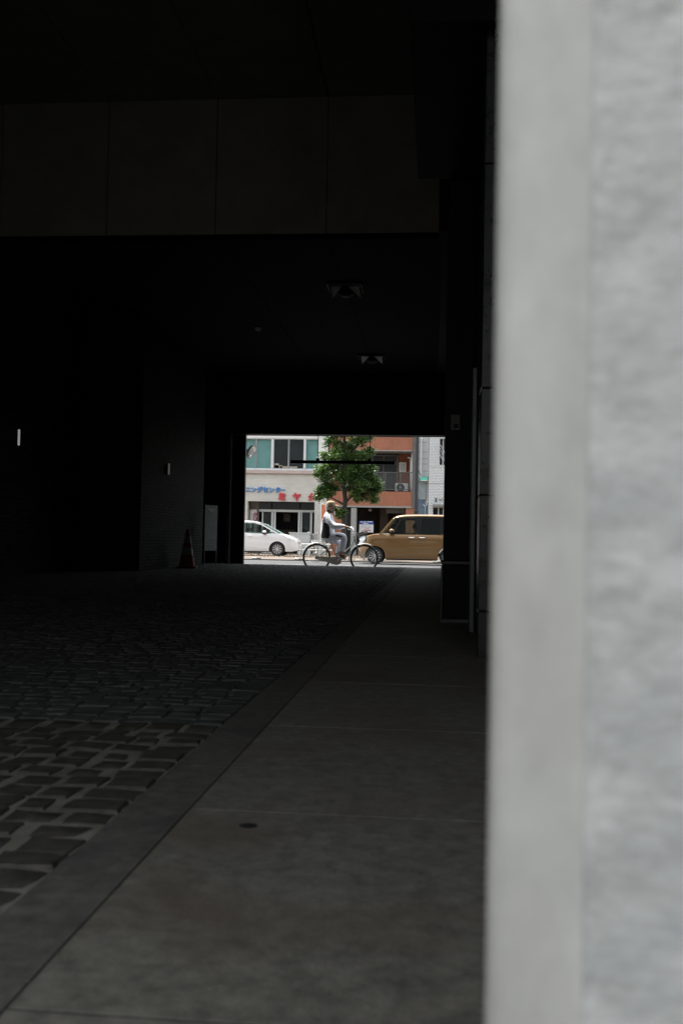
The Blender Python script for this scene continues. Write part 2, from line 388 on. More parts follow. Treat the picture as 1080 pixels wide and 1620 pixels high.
def tiled(name, y0, y1, x, xb, z1, label):
    q = MB(); q.box(xb, x, y0+.003, y1, -.05, z1); o = q.build(name, m_tile)
    p = MB(); p.box(xb, x-.002, y0-.01, y0+.002, -.05, z1-.002); e = p.build('end_face', m_tiley, o)
    return setp(o, label, 'wall')
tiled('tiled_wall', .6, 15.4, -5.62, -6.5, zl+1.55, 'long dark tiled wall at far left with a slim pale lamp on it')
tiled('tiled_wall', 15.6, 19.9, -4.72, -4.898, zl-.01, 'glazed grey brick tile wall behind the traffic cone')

# foreground stone pier, turned a little so only its lit front shows
th = rad(-7); e0 = at(775, 858, .5)
def pr(u, v): return (e0.x+u*math.cos(th)-v*math.sin(th), .5+u*math.sin(th)+v*math.cos(th))
P = empty('stone_pier', (e0.x+.4, .6, 0), 'pale grey granite pier filling the right edge, blurred and close', 'pier')
g = MB(); g.prismz([pr(0.0, .013), pr(.0008, .0085), pr(.0025, .0048), pr(.005, .002), pr(.009, .0002), pr(.014, 0), pr(.0465, 0), pr(.046, .3), pr(.0, .3)], -.02, 5.7); g.build('smooth_margin', m_piersm, P)
g = MB(); nx, nz = 40, 150
pts = []; fs = []
for j in range(nz+1):
    for i in range(nx+1):
        u = .0465+.0001+(.85-.0466)*(i/nx)**1.6; z = -.02+2.5*j/nz
        dep = .0008-random.uniform(0, .0016) if i else .0004
        a, b = pr(u, dep); pts.append((a, b, z))
for j in range(nz):
    for i in range(nx):
        k = j*(nx+1)+i; fs.append((k, k+1, k+nx+2, k+nx+1))
g.add(pts, fs); g.build('dressed_face', m_pier, P)
g = MB(); g.prismz([pr(.0475, .009), pr(.85, .009), pr(.85, .3), pr(.047, .3)], -.02, 5.7); g.build('core', m_pier, P)
# right-hand side: polished wall, steel post, black column, shutter box
g = MB()
for z0, z1 in ((0, .22), (.226, .78), (.786, 1.3), (1.306, 2.4), (2.406, 3.6), (3.606, 5.7)): g.bbox(.207, 1.6, 4.85, 5.1, z0, z1, r=.003)
g.box(.27, 1.6, 5.1, 6.1, 0, 5.7); o = g.build('polished_stone_wall', m_blackstone); setp(o, 'dark polished stone wall just left of the granite pier', 'wall')
g = MB(); g.bbox(.21, .24, 6.2, 6.28, 0, 1.64, r=.004)
o = g.build('steel_post', m_steel); setp(o, 'narrow upright steel shutter post beside the black column', 'post')
CB = empty('black_column', (.13, 6.95, 0), 'black square column at the right of the exit, on a framed base', 'column')
g = MB(); g.bbox(.052, .24, 6.9, 7.3, .43, zl+1.5, r=.004); g.build('shaft', m_blackmetal, CB)
g = MB(); g.box(.052, .236, 6.93, 7.28, .03, .40); g.build('base', m_blackmetal, CB)
g = MB(); g.bbox(.04, .245, 6.87, 7.3, .398, .425, r=.004); g.build('ledge', m_dullsteel, CB)
g = MB(); g.bbox(.036, .245, 6.86, 7.3, 0, .028, r=.004); g.bbox(.038, .05, 6.87, 6.89, .03, .396, r=.002); g.build('base_frame', m_dullsteel, CB)
s = at(720, 668, 6.86)
SB = empty('wall_switch', (s.x, 6.9, s.z-.05), 'small grey switch box on the black column', 'switch')
g = MB(); g.bbox(s.x-.033, s.x+.033, 6.868, 6.899, s.z-.055, s.z+.055, r=.004); g.build('housing', m_dullsteel, SB)
g = MB(); g.bbox(s.x-.012, s.x+.02, 6.86, 6.872, s.z-.04, s.z-.01, r=.002); g.build('rocker', m_blackmetal, SB)
g = MB(); g.bbox(-.165, 1.6, 4.75, 6.85, 3.06, zc-.002, r=.006); g.k = 1; g.box(-.15, 1.5, 4.742, 4.76, 3.9, 5.6)
o = g.build('shutter_box', [m_blackmetal, m_ceil]); setp(o, 'black boxed-in shutter housing hanging under the near ceiling', 'shutter box')

# ceiling fittings
m_refl = mat('lamp_reflector', (.9, .92, .92), .6, metal=0, var=.1)
def downlight(x, y, label):
    e = empty('ceiling_light', (x, y, zl), label, 'ceiling light', 'unlit square lights on the far ceiling')
    q = MB(); w = .25
    for a in ((-w, -w+.025, -w, w), (w-.025, w, -w, w), (-w+.025, w-.025, -w, -w+.025), (-w+.025, w-.025, w-.025, w)): q.box(x+a[0], x+a[1], y+a[2], y+a[3], zl-.035, zl-.002)
    q.build('frame', m_blackmetal, e)
    for sgn in (-1, 1):
        q = MB(); a_, b_, c_ = (x+sgn*.2, y-.05, zl-.02), (x+sgn*.045, y-.05, zl-.02), (x+sgn*.2, y+.24, zl-.11)
        q.add([a_, b_, c_]+[(p[0], p[1], p[2]+.008) for p in (a_, b_, c_)], [(0, 1, 2), (3, 5, 4), (0, 3, 4, 1), (1, 4, 5, 2), (2, 5, 3, 0)])
        q.build('reflector', m_refl, e)
    q = MB(); q.lathe([(.05, -.005), (.11, -.03), (.12, -.08), (.06, -.12)], (x, y+.12, zl), n=16); q.build('lamp', m_blackmetal, e, smooth=40)
    return e
L1 = downlight(-1.33, 13.9, 'larger of the two unlit square lights above the exit')
def dl(x, y, lab): return copy_thing(L1, (x, y, zl), 0, lab)
dl(-1.3, 19.2, 'smaller unlit square light over the exit, farther down the passage')
dl(-5.0, 19.0, 'unlit square light with one faint reflector glint at upper left, beyond the hanging box sign')
l4 = dl(-5.2, 13.9, 'almost invisible unlit square light on the dark ceiling at far left')
for ch in list(l4.children):
    if ch.name.startswith('reflector'): bpy.data.objects.remove(ch)
s = at(388, 518, 15.5); e = empty('smoke_detector', (s.x, 16.6, zl), 'tiny round detector on the dark ceiling, between the lights', 'detector')
g = MB(); g.lathe([(.06, -.002), (.06, -.02), (.045, -.05), (.02, -.055)], (s.x, 16.6, zl), n=16); g.build('housing', m_refl, e, smooth=40)
g = MB(); g.lathe([(.07, 0), (.07, -.008)], (s.x, 16.6, zl), n=16); g.build('mount', m_blackmetal, e)
e = empty('hanging_box_sign', (-4.95, 15.9, zl), 'small unlit box sign hanging from the dark ceiling at left', 'sign')
g = MB(); zb_ = zl-.42
g.bbox(-5.12, -4.84, 15.75, 15.95, zb_, zb_+.3, r=.01); g.build('housing', m_blackmetal, e)
g = MB(); g.box(-4.841, -4.832, 15.77, 15.93, zb_+.03, zb_+.27); g.build('side_panel', mat('faded_yellow_acrylic', (.6, .55, .35), .4), e)
g = MB(); g.box(-5.08, -4.88, 15.79, 15.91, zb_-.008, zb_+.004); g.build('under_panel', mat('milky_acrylic', (.9, .9, .75), .4), e)
g = MB(); g.tube([(-4.98, 15.85, zb_+.3), (-4.98, 15.85, zl)], .012); g.build('rod', m_blackmetal, e)
def glow(name, s):
    m = mat(name, (.8, .8, .78), .3); p = m.node_tree.nodes['Principled BSDF']; p.inputs['Emission Color'].default_value = (1, .98, .93, 1); p.inputs['Emission Strength'].default_value = s; return m
def tube_lamp(px, py, Y, L, lab, gl):
    q = at(px, py, Y); WX = q.x; e = empty('wall_lamp', (WX, Y, q.z), lab, 'wall lamp', 'slim upright lamps on the tiled walls')
    g = MB(); g.bbox(WX-.05, WX-.012, Y-.006, Y+.02, q.z-L/2+.01, q.z+L/2-.01, r=.002); g.build('back_plate', m_blackmetal, e)
    g = MB(); g.bbox(WX-.011, WX+.014, Y-.014, Y+.022, q.z-L/2, q.z+L/2, r=.01); g.build('diffuser', glow('opal_diffuser_%d' % int(Y), gl), e)
tube_lamp(30, 692, 12.85, .22, 'upright slim pale lamp alone on the near tiled wall at far left', .085)
tube_lamp(267, 742, 17.05, .2, 'thin pale upright lamp high on the tiled wall above the cone', .018)

# traffic cone
cx, cy = -4.42, 17.5
K = empty('traffic_cone', (cx, cy, 0), 'orange and white striped traffic cone standing against the tiled wall', 'cone')
m_or = mat('cone_orange', (.2, .045, .02), .7, spec=.2); m_wh = mat('cone_white_band', (.24, .24, .23), .6, spec=.2)
g = MB(); g.prismz([(cx+.19*math.cos(a)*k, cy+.19*math.sin(a)*k) for a, k in [(rad(45*i+22.5), 1.0) for i in range(8)]], 0, .03); g.build('foot', m_blackmetal, K)
def cr(z): return .145-(.145-.028)*(z-.03)/.67
for z0, z1, m in ((.03, .24, m_or), (.24, .37, m_wh), (.37, .45, m_or), (.45, .57, m_wh), (.57, .70, m_or)):
    g = MB(); g.lathe([(cr(z0), z0), (cr(z1), z1)], (cx, cy, 0), n=20); g.build('body' if m is m_or else 'white_band', m, K, smooth=40)
# stand sign
s = at(333, 850, 19.4)
S = empty('stand_sign', (s.x, 19.4, 0), 'narrow white stand sign in front of the exit jamb, seen nearly edge-on', 'sign')
ang = rad(74); ux, uy = math.cos(ang), math.sin(ang)
def sp_(u, w): return (s.x+u*ux+w*uy, 19.4+u*uy-w*ux)
g = MB(); g.prismz([sp_(-.25, -.01), sp_(.25, -.01), sp_(.25, .01), sp_(-.25, .01)], .3, 1.2); g.build('panel', mat('sign_white', (.2, .215, .22), .7, spec=.2), S)
for u in (-.24, .24):
    g = MB(); a = sp_(u, 0); g.tube([(a[0], a[1], 0), (a[0], a[1], 1.21)], .012); g.build('leg', m_steel, S)
g = MB()
for z, a, b in ((1.1, -.15, .15), (1.07, -.1, .12), (.92, -.12, .0), (.86, -.1, .1), (.8, -.1, .06), (.6, -.2, .2), (.54, -.2, .18), (.43, -.18, .2), (.38, -.2, .1)):
    p0, p1 = sp_(a, .0115), sp_(b, .0115); q0, q1 = sp_(a, .0135), sp_(b, .0135); g.prismz([p0, p1, q1, q0], z, z+.03)
g.build('print', mat('sign_print', (.04, .07, .08), .6), S)
# height bar
Yh = 21.3; a, b = at(460, 731, Yh), at(625, 731, Yh)
HB = empty('height_limit_bar', ((a.x+b.x)/2, Yh, a.z), 'black horizontal height limit bar hanging across the exit on two rods', 'bar')
zb2 = (a.z+b.z)/2
g = MB(); g.bbox(a.x, b.x, Yh-.03, Yh+.03, zb2-.04, zb2+.03, r=.012); g.build('bar', m_blackmetal, HB)
for px in (503, 585):
    x = at(px, 710, Yh).x; g = MB(); g.tube([(x, Yh, zb2+.03), (x, Yh, ZT+.01)], .008); g.build('rod', m_blackmetal, HB)
    g = MB(); g.bbox(x-.035, x+.035, Yh-.036, Yh+.036, zb2+.02, zb2+.075, r=.01); g.build('clamp', m_blackmetal, HB)
for x0, x1 in ((a.x-.004, a.x+.015), (b.x-.015, b.x+.004)):
    g = MB(); g.bbox(x0, x1, Yh-.033, Yh+.033, zb2-.043, zb2+.033, r=.004); g.build('end_cap', m_steel, HB)
# convex mirror on the exit jamb
c = at(398, 715, 22.6)
MI = empty('convex_mirror', (c.x, 22.6, c.z), 'round convex traffic mirror on a bracket at the left exit jamb', 'mirror')
dn = Vector((.86, -.30, -.41)).normalized()
def disc(q, c, dn, prof, n=24):
    u = dn.orthogonal().normalized(); w = dn.cross(u); vs = [Vector(c)+dn*h+(u*math.cos(t)+w*math.sin(t))*r for r, h in prof for t in [2*math.pi*i/n for i in range(n)]]
    fs = [(i*n+k, i*n+(k+1) % n, (i+1)*n+(k+1) % n, (i+1)*n+k) for i in range(len(prof)-1) for k in range(n)]+[tuple(range(n)), tuple((len(prof)-1)*n+k for k in range(n))]
    q.add(vs, fs)
g = MB(); disc(g, c, dn, [(.16, -.03), (.165, 0), (.15, .012)]); g.build('rim', mat('mirror_rim', (.5, .45, .42), .4), MI, smooth=40)
g = MB(); disc(g, c, dn, [(.148, .013), (.1, .03), (.03, .038)]); g.build('glass', mat('mirror_glass', (.6, .62, .62), .06, metal=1), MI, smooth=60)
g = MB(); bk = c-dn*.04; g.tube([bk, (bk.x-.05, 22.6, bk.z+.03), (bk.x-.09, 22.4, bk.z-.02), (XL-.02, 22.02, bk.z-.09)], .012); g.tube([(bk.x-.03, 22.57, bk.z-.03), (bk.x-.03, 22.57, bk.z+.04)], .02); g.build('bracket', m_blackmetal, MI, smooth=40)
# dark spot on the slab
s = at(393, 1307, 1); t_ = (0-H)/(s.z-H); s = Vector((s.x*t_, t_, 0))
g = MB(); g.prismz([(s.x+.016*math.cos(k*.52)*(1+.15*math.sin(k*2.3)), s.y+.014*math.sin(k*.52)) for k in range(12)], .0002, .0022)
o = g.build('gum_spot', m_gap); setp(o, 'small black spot of old gum on the near paving slab', 'gum')

# ------------------------------------------------------------------ across the street: buildings
YF = 50.0
m_wbrick = mat('white_brick', (.58, .56, .505), .75, kind='bricky', bw=.22, rh=.07, ms=.007, bvar=.05, mortar=(.46, .45, .42), var=.09, scale=.9)
m_sbrick = mat('white_brick_side', (.58, .56, .505), .75, kind='brickx', bw=.22, rh=.07, ms=.007, bvar=.05, mortar=(.46, .45, .42), var=.09, scale=.9)
m_plaster = mat('white_plaster', (.72, .72, .7), .8, var=.06, scale=.8, stain=(.5, .49, .47), sscale=.7, samt=.3)
m_pink = mat('pinkish_stone', (.46, .38, .35), .8, var=.15, scale=2)
m_alu = mat('pale_aluminium', (.62, .64, .64), .45, metal=.2, var=.06)
m_teal = mat('teal_curtain', (.36, .60, .57), .9, var=.1, scale=3)
m_rail = mat('grey_railing', (.1, .105, .1), .6)
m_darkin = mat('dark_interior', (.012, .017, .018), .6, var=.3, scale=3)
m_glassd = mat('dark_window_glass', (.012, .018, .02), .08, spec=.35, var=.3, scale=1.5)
m_shelf = mat('interior_goods', (.3, .27, .22), .8, var=.4, scale=6)
m_orange = mat('orange_tile', (.37, .14, .078), .65, kind='bricky', bw=.06, rh=.235, ms=.006, off=0., bvar=.12, mortar=(.28, .11, .06), var=.12, scale=1.2, stain=(.38, .13, .07), sscale=1.2, samt=.35)
m_orangeb = mat('orange_brick_back', (.3, .085, .04), .7, kind='bricky', bw=.2, rh=.07, ms=.006, bvar=.2, mortar=(.12, .05, .03), var=.2)
m_brownm = mat('brown_grey_metal', (.12, .11, .105), .55, var=.15)
m_dkpole = mat('black_pole_paint', (.022, .028, .03), .45, var=.2)
m_hex = mat('white_wall_tile', (.74, .76, .75), .4, kind='bricky', bw=.15, rh=.08, ms=.013, bvar=.04, mortar=(.36, .38, .39), var=.05)
m_pale = mat('pale_blue_siding', (.74, .78, .79), .7, var=.07, scale=1.3)
m_slate = mat('slate_blue_panel', (.13, .19, .25), .6, var=.2)
m_green = mat('green_awning_cloth', (.10, .48, .34), .7, var=.15)
m_greyw = mat('grey_wall', (.32, .32, .3), .8, var=.12)
m_brownw = mat('brown_wall', (.13, .1, .085), .8, var=.2, scale=2)
m_blue = mat('letter_blue', (.04, .2, .5), .5, var=.08)
m_red = mat('letter_red', (.5, .035, .05), .5, var=.08)
def part(name, m, P, p0, p1, p2, p3, Y=YF, d=.05, proud=0., lab=None):
    q = MB(); FB(q, p0, p1, p2, p3, Y, d, proud); o = q.build(name, m, P)
    if lab: o['label'] = lab
    return o
# --- white brick shop building (facade x px 335..518)
A = empty('white_brick_building', (-9.5, YF+4, ZP), 'white brick building with teal-curtained upper windows and an open shop front', 'building')
xR = at(517, 780, YF).x; xL = at(300, 780, YF).x
def zz(px, py): return at(px, py, YF).z
zled, zwt, zwb, zsh = zz(450, 745), zz(450, 694), zz(450, 741.5), zz(450, 793.5)
xs0, xs1 = at(391, 830, YF).x, at(497, 830, YF).x
g = MB()
g.box(xL, xs0, YF, YF+.4, ZP-.05, zsh); g.box(xs1, xR, YF, YF+.4, ZP-.05, zsh); g.box(xL, xR, YF, YF+.4, zsh, zled-.16)
g.build('brick_wall', m_wbrick, A)
g = MB(); g.box(xR-.003, xR+.002, YF+.002, YF+8, ZP-.05, zled-.16); g.build('side_wall', m_sbrick, A)
g = MB(); g.bbox(xL, xR+.03, YF-.12, YF+.4, zled-.155, zled+.04, r=.02); g.build('ledge', m_pink, A)
g = MB(); xwr = at(503.5, 720, YF).x
g.box(xwr, xR, YF+.02, YF+.4, zled+.045, 8.6); g.box(xL, xwr, YF+.02, YF+.4, zwt+.02, zwt+1.2); g.box(xL, xwr, YF+.02, YF+.4, zled+.045, zwb-.02); g.box(xL, xwr, YF+.02, YF+.4, zwt+2.9, 8.6)
g.build('plaster_band', m_plaster, A)
g = MB(); g.box(xL, xR, YF+.35, YF+8, zsh+.3, 8.6); g.box(xL, xL+.3, YF+.3, YF+8, ZP, zsh+.3); g.box(xR-.3, xR-.01, YF+.3, YF+8, ZP, zsh+.3); g.box(xL+.3, xR-.3, YF+5, YF+8, ZP, zsh+.3); g.build('rear_block', m_plaster, A)
for p0, p2, m, lab in ((362, 384, m_teal, None), (385.5, 403.6, m_teal, 'teal-curtained window pane'), (405.4, 428.3, m_teal, None), (433, 455.3, m_glassd, 'dark window pane with papers on its sill'), (457.2, 479.8, m_glassd, 'dark window pane'), (484, 503, m_teal, None)):
    x0, x1 = at(p0, 718, YF).x, at(p2, 718, YF).x
    q = MB(); q.box(x0-.045, x1+.045, YF+.06, YF+.12, zwb-.05, zwb+.02); q.box(x0-.045, x1+.045, YF+.06, YF+.12, zwt-.02, zwt+.05)
    q.box(x0-.045, x0, YF+.06, YF+.12, zwb+.02, zwt-.02); q.box(x1, x1+.045, YF+.06, YF+.12, zwb+.02, zwt-.02)
    f = q.build('window', m_alu, A)
    if lab: f['label'] = lab
    q = MB(); q.box(x0, x1, YF+.1, YF+.108, zwb+.02, zwt-.02); q.build('pane', glass('shop_glass', (.95, 1, 1), .16) if m is m_teal else m, f)
    if m is m_teal:
        q = MB(); n_ = 14
        for i in range(n_): a_ = x0+(x1-x0)*i/n_; q.box(a_, a_+(x1-x0)/n_*.97, YF+.2+.012*(i % 2), YF+.24, zwb+.02, zwt-.02)
        q.build('curtain', m_teal, f)
for p0, p2 in ((428.8, 432.4), (480.3, 483.5)): part('mullion', m_alu, A, p0, 694.5, p2, 741.5, YF+.02, .1)
q = MB()
for (p0, p1, p2, p3) in ((434, 733, 441, 740.5), (433.5, 736, 446, 741), (443, 737.5, 455, 741), (458, 738, 470, 741)): FB(q, p0, p1, p2, p3, YF+.05, .045)
o = q.build('paper_stack', m_shelf); setp(o, 'heap of papers and boxes on the sill of the dark office window', 'papers')
# shop recess
YR = YF+.9
zt = zsh
g = MB(); g.box(xs0, xs1, YF+.4, YF+1.0, zt+.0, zt+.02); g.box(xs0-.02, xs0, YF+.4, YR+.1, ZP, zt); g.build('recess_lining', m_brownw, A)
part('recess_panel', mat('tan_panel', (.25, .22, .19), .8), A, 391, 793, 409, 878, YR, .08)
for p0, p2 in ((409.5, 429.4), (431, 474.4), (476, 497.5)): part('transom', m_glassd, A, p0, 794, p2, 806.2, YR, .06, lab=None)
part('door_frame', m_alu, A, 409.5, 806.4, 498, 810, YR-.04, .1)
for p0, p2 in ((413.8, 415.8), (428.6, 431.4), (432.6, 435.6), (471, 474), (475.3, 477.2), (490.2, 493.2)): part('door_frame', m_alu, A, p0, 810.2, p2, 876.5, YR-.05, .09)
for p0, p2 in ((415.8, 428.6), (477.2, 490.2)):
    o = part('door_pane', glass('door_glass', (.75, .85, .85), .55), A, p0, 810.2, p2, 850, YR, .02)
    part('door_panel', m_alu, A, p0, 850.2, p2, 876.5, YR, .03)
g = MB(); xa, xb = at(409, 840, YR).x, at(497.5, 840, YR).x
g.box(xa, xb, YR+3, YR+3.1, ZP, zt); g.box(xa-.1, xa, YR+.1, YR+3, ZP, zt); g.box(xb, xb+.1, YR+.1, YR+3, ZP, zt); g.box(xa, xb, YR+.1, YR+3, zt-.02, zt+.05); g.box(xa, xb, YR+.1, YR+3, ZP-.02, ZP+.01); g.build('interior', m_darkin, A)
C1 = empty('shop_counter', (at(450, 860, YR+1.5).x, YR+1.6, ZP), 'dim counter with hanging clothes deep inside the open shop doorway', 'counter')
q = MB(); FB(q, 440, 838, 466, 876, YR+1.5, .5); q.build('counter_top', mat('dim_wood', (.07, .05, .04), .6), C1)
q = MB(); FB(q, 449, 813, 459, 825, YR+2.2, .05); q.build('poster', m_shelf, C1)
# blue letters and red letters
S1 = empty('blue_shop_sign', (at(420, 775, YF).x, YF, zz(420, 775)), 'row of small blue raised katakana letters on the white brick', 'sign')
def letter(ch, px, py, hpx, m, P, bold=.0, rot=0, wide=1.):
    cu = bpy.data.curves.new('t', 'FONT'); cu.body = ch; cu.size = 1; cu.extrude = .05; cu.offset = bold; cu.align_x = 'CENTER'; cu.resolution_u = 3
    o = bpy.data.objects.new('t', cu); COL.objects.link(o); dg = bpy.context.evaluated_depsgraph_get(); dg.update()
    me = bpy.data.meshes.new_from_object(o.evaluated_get(dg)); bpy.data.objects.remove(o); me.name = 'letter'
    vs = np.array([v.co[:] for v in me.vertices]); c = at(px, py, YF-.035); ht = hpx/31.5
    k = ht; mx_ = (vs[:, 0].min()+vs[:, 0].max())/2
    me.transform(Matrix.Translation((c.x, c.y, c.z)) @ Matrix.Rotation(rot, 4, 'Y') @ Matrix.Rotation(math.pi/2, 4, 'X') @ Matrix.Diagonal((k*wide, k, 1/1.6*1.0, 1)) @ Matrix.Translation((-mx_, -.36, 0)))
    me.materials.clear(); me.materials.append(m); return link('letter', me, P)
for ch, px, hh in (('ク', 362, 8), ('リ', 372, 8), ('ー', 382.5, 9.5), ('ニ', 392.4, 9.5), ('ン', 401.6, 9), ('グ', 411, 10), ('セ', 420, 10), ('ン', 429.5, 9.5), ('タ', 439.3, 9.5), ('ー', 447.5, 8.5)): letter(ch, px, 774.8+(px-420)*.015, hh, m_blue, S1, .035)
S2 = empty('red_shop_sign', (at(470, 787, YF).x, YF, zz(470, 787)), 'large red raised katakana letters over the shop door, the last behind leaves', 'sign')
for ch, px, hh, w in (('ミ', 446, 13, 1.05), ('ヤ', 469.3, 12.5, 1.0), ('タ', 493.2, 12.5, 1.0)): letter(ch, px, 786+(px-460)*.01, hh, m_red, S2, .075, 0, w*1.05)
# vertical shop sign inside recess
V = empty('upright_shop_sign', (at(400, 840, YF+.6).x, YF+.6, ZP), 'upright white sign with red vertical lettering left of the shop door', 'sign')
part('board', mat('sign_board_white', (.7, .68, .68), .6), V, 394.8, 807, 405.6, 870, YF+.6, .06)
part('frame', m_alu, V, 393.8, 806, 406.6, 807, YF+.59, .08)
for i, ch in enumerate('クリーニング'): 
    pc = 400.3; vv = 814+i*7.6
    o = letter('｜' if ch == 'ー' else ch, pc, vv, 8, mat('letter_crimson', (.35, .03, .1), .6), V, .03); o.location.y += .6
# grey-white box bench before the shop
Q = empty('white_counter_box', (at(473, 860, 47.5).x, 47.6, ZP), 'low pale grey box standing before the shop doors', 'box')
part('body', mat('pale_grey_panel', (.5, .53, .53), .6, var=.06), Q, 457.5, 843.6, 490, 866, 47.6, .5)
part('lid', m_alu, Q, 456.6, 842.4, 491, 843.8, 47.57, .55)
# guardrail
for k, (p0, p1) in enumerate(((471, 503),)):
    GR = empty('guard_rail', (at(487, 870, 44.8).x, 44.8, ZP), 'low white pipe guard rail between the white car and the bicycle', 'guard rail')
    for py in (860.5, 869.5):
        a, b = at(p0-2, py, 44.8), at(p1+22, py, 44.8); q = MB(); q.tube([(a.x, 44.8, a.z), (b.x, 44.8, a.z)], .024); q.build('rail', m_plaster, GR, smooth=50)
    for px in (474, 489, 504, 519): a = at(px, 860, 44.8); q = MB(); q.tube([(a.x, 44.8, ZP-.02), (a.x, 44.8, a.z+.03)], .035); q.build('post', m_plaster, GR, smooth=50)
# flag behind the rider
N = empty('banner_flag', (at(508, 850, 44).x, 44, ZP), 'tall narrow orange banner on a white pole behind the rider', 'banner')
a = at(508.2, 795, 44); q = MB(); q.tube([(a.x, 44, ZP), (a.x, 44, a.z)], .018); q.tube([(a.x, 44, a.z-.03), (a.x+.18, 44, a.z-.1)], .012); q.build('pole', m_plaster, N)
q = MB(); nn = 12; w_ = .16; zb_t = a.z-.1
vs = []
for j in range(nn+1):
    for i in range(4): vs.append((a.x+.02+w_*i/3, 44+.03*math.sin(i*1.5+j*.8), zb_t-1.35*j/nn))
q.add(vs, [(j*4+i, j*4+i+1, j*4+i+5, j*4+i+4) for j in range(nn) for i in range(3)])
q.add([(x, y+.004, z) for x, y, z in vs], [(j*4+i, j*4+i+1, j*4+i+5, j*4+i+4) for j in range(nn) for i in range(3)])
q.build('cloth', mat('orange_cloth', (.6, .17, .06), .8), N, smooth=60)

# --- orange tiled building
O = empty('orange_tiled_building', (-2.5, YF+4, ZP), 'orange tiled building with two deep balconies and a dark open ground floor', 'building')
x0 = at(520, 780, YF).x; x1 = at(651.5, 780, YF).x
def zo(py, px=600): return at(px, py, YF).z
g = MB(); g.box(x0, x1, YF, YF+.15, zo(800.5), zo(777.5)); g.build('balcony_wall', m_orange, O)
g = MB(); g.box(x0, x1, YF, YF+.15, zo(712), zo(691.5)); g.build('balcony_wall', m_orange, O)
g = MB(); g.box(x0, x1, YF-.02, YF+1.5, zo(713.5), zo(712.1)); g.build('slab_edge', m_greyw, O); g = MB(); g.box(x0, x1+.1, YF-.04, YF+1.5, zo(803), zo(800.6)); g.build('slab_edge', m_greyw, O)
g = MB(); g.box(x0, x1, YF+1.4, YF+1.5, zo(800), zo(714)); g.build('balcony_back_wall', m_orangeb, O)
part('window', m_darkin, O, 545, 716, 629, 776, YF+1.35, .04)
for p0, p1, p2, p3 in ((590, 720, 628.5, 721.6), (605.5, 721, 607, 776), (627, 721, 629, 776), (588, 721, 590, 776)): part('window_frame', m_brownm, O, p0, p1, p2, p3, YF+1.3, .05)
part('railing_rail', m_rail, O, 560, 746.6, 652, 747.8, YF+.04, .04)
part('railing_rail', m_rail, O, 560, 773.4, 652, 774.6, YF+.04, .04)
for px in (585, 609, 633): part('railing_post', m_rail, O, px-.8, 747.8, px+.8, 777.4, YF+.04, .04)
q = MB()
for i in range(70):
    px = 562+i*1.27
    if px < 651: c_ = at(px, 760, YF+.07); q.box(c_.x-.006, c_.x+.006, YF+.07, YF+.075, zo(773.4), zo(747.8))
q.build('railing_mesh', m_rail, O)
for p0, p1, p2, p3 in ((652, 676, 657, 803),): part('side_pier', m_brownm, O, p0, p1, p2, p3, YF-.05, .45)
g = MB(); g.box(x0, at(657, 700, YF).x, YF+.1, YF+1.5, zo(690.5), 8.2); g.box(x0, at(657, 700, YF).x, YF+1.5, YF+8, ZP+2.6, 8.2); g.build('upper_block', m_greyw, O)
q = MB(); FB(q, 600, 688.5, 640, 691, YF+.03, .05); q.build('planter_box', m_green, O)
# ground floor
part('entrance_pillar', m_greyw, O, 554.5, 803.2, 563, 878, YF, .5)
part('tiled_pillar', m_orange, O, 641, 803.2, 656, 878, YF, .4)
part('tiled_pillar', m_orange, O, 520, 803.2, 541.5, 878, YF, .3)
part('brown_pillar', m_brownw, O, 600, 803.4, 613, 878, YF+2.0, .3)
g = MB(); xa, xb = at(541, 840, YF).x, at(652, 840, YF).x
g.box(xa, xb, YF+3.5, YF+3.6, ZP, zo(802)); g.box(xa-.1, xa, YF+.3, YF+3.5, ZP, zo(802)); g.box(xb, xb+.1, YF+.3, YF+3.5, ZP, zo(802)); g.box(xa, xb, YF+.4, YF+3.5, zo(803), zo(802)-.01); g.build('garage_recess', m_brownw, O)
q = MB(); a, b = at(598, 877, YF+3), at(632, 808, YF+3)
for i in range(12): t = i/11; q.box(a.x+(b.x-a.x)*t-.1, a.x+(b.x-a.x)*t+.12, YF+2.9, YF+3.4, a.z+(b.z-a.z)*t-.07, a.z+(b.z-a.z)*t)
q.build('stair', m_greyw, O)
part('shutter_slats', m_brownm, O, 611, 803.3, 640, 812, YF+.6, .1)
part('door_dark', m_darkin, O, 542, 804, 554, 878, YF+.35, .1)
LB = at(585.2, 807.3, YF+1.2)
E1 = empty('ceiling_globe', LB, 'small white lamp on the ceiling of the dark open ground floor', 'lamp')
q = MB(); q.ball(LB, .1, .1, .06); q.build('globe', mat('lamp_white', (.8, .8, .78), .3), E1, smooth=60)
q = MB(); q.tube([(LB.x, LB.y, LB.z+.05), (LB.x, LB.y, zo(803)-.0)], .03); q.build('mount', m_alu, E1)
LB = at(591, 715.5, YF+.7)
E1 = empty('globe_lamp', LB, 'round cream lamp under the upper orange balcony', 'lamp')
q = MB(); q.ball(LB, .075); q.build('globe', mat('cream_glass', (.6, .5, .4), .3), E1, smooth=60)
q = MB(); q.tube([(LB.x, LB.y, LB.z+.06), (LB.x, LB.y, zo(713.5))], .03); q.build('mount', m_brownm, E1)
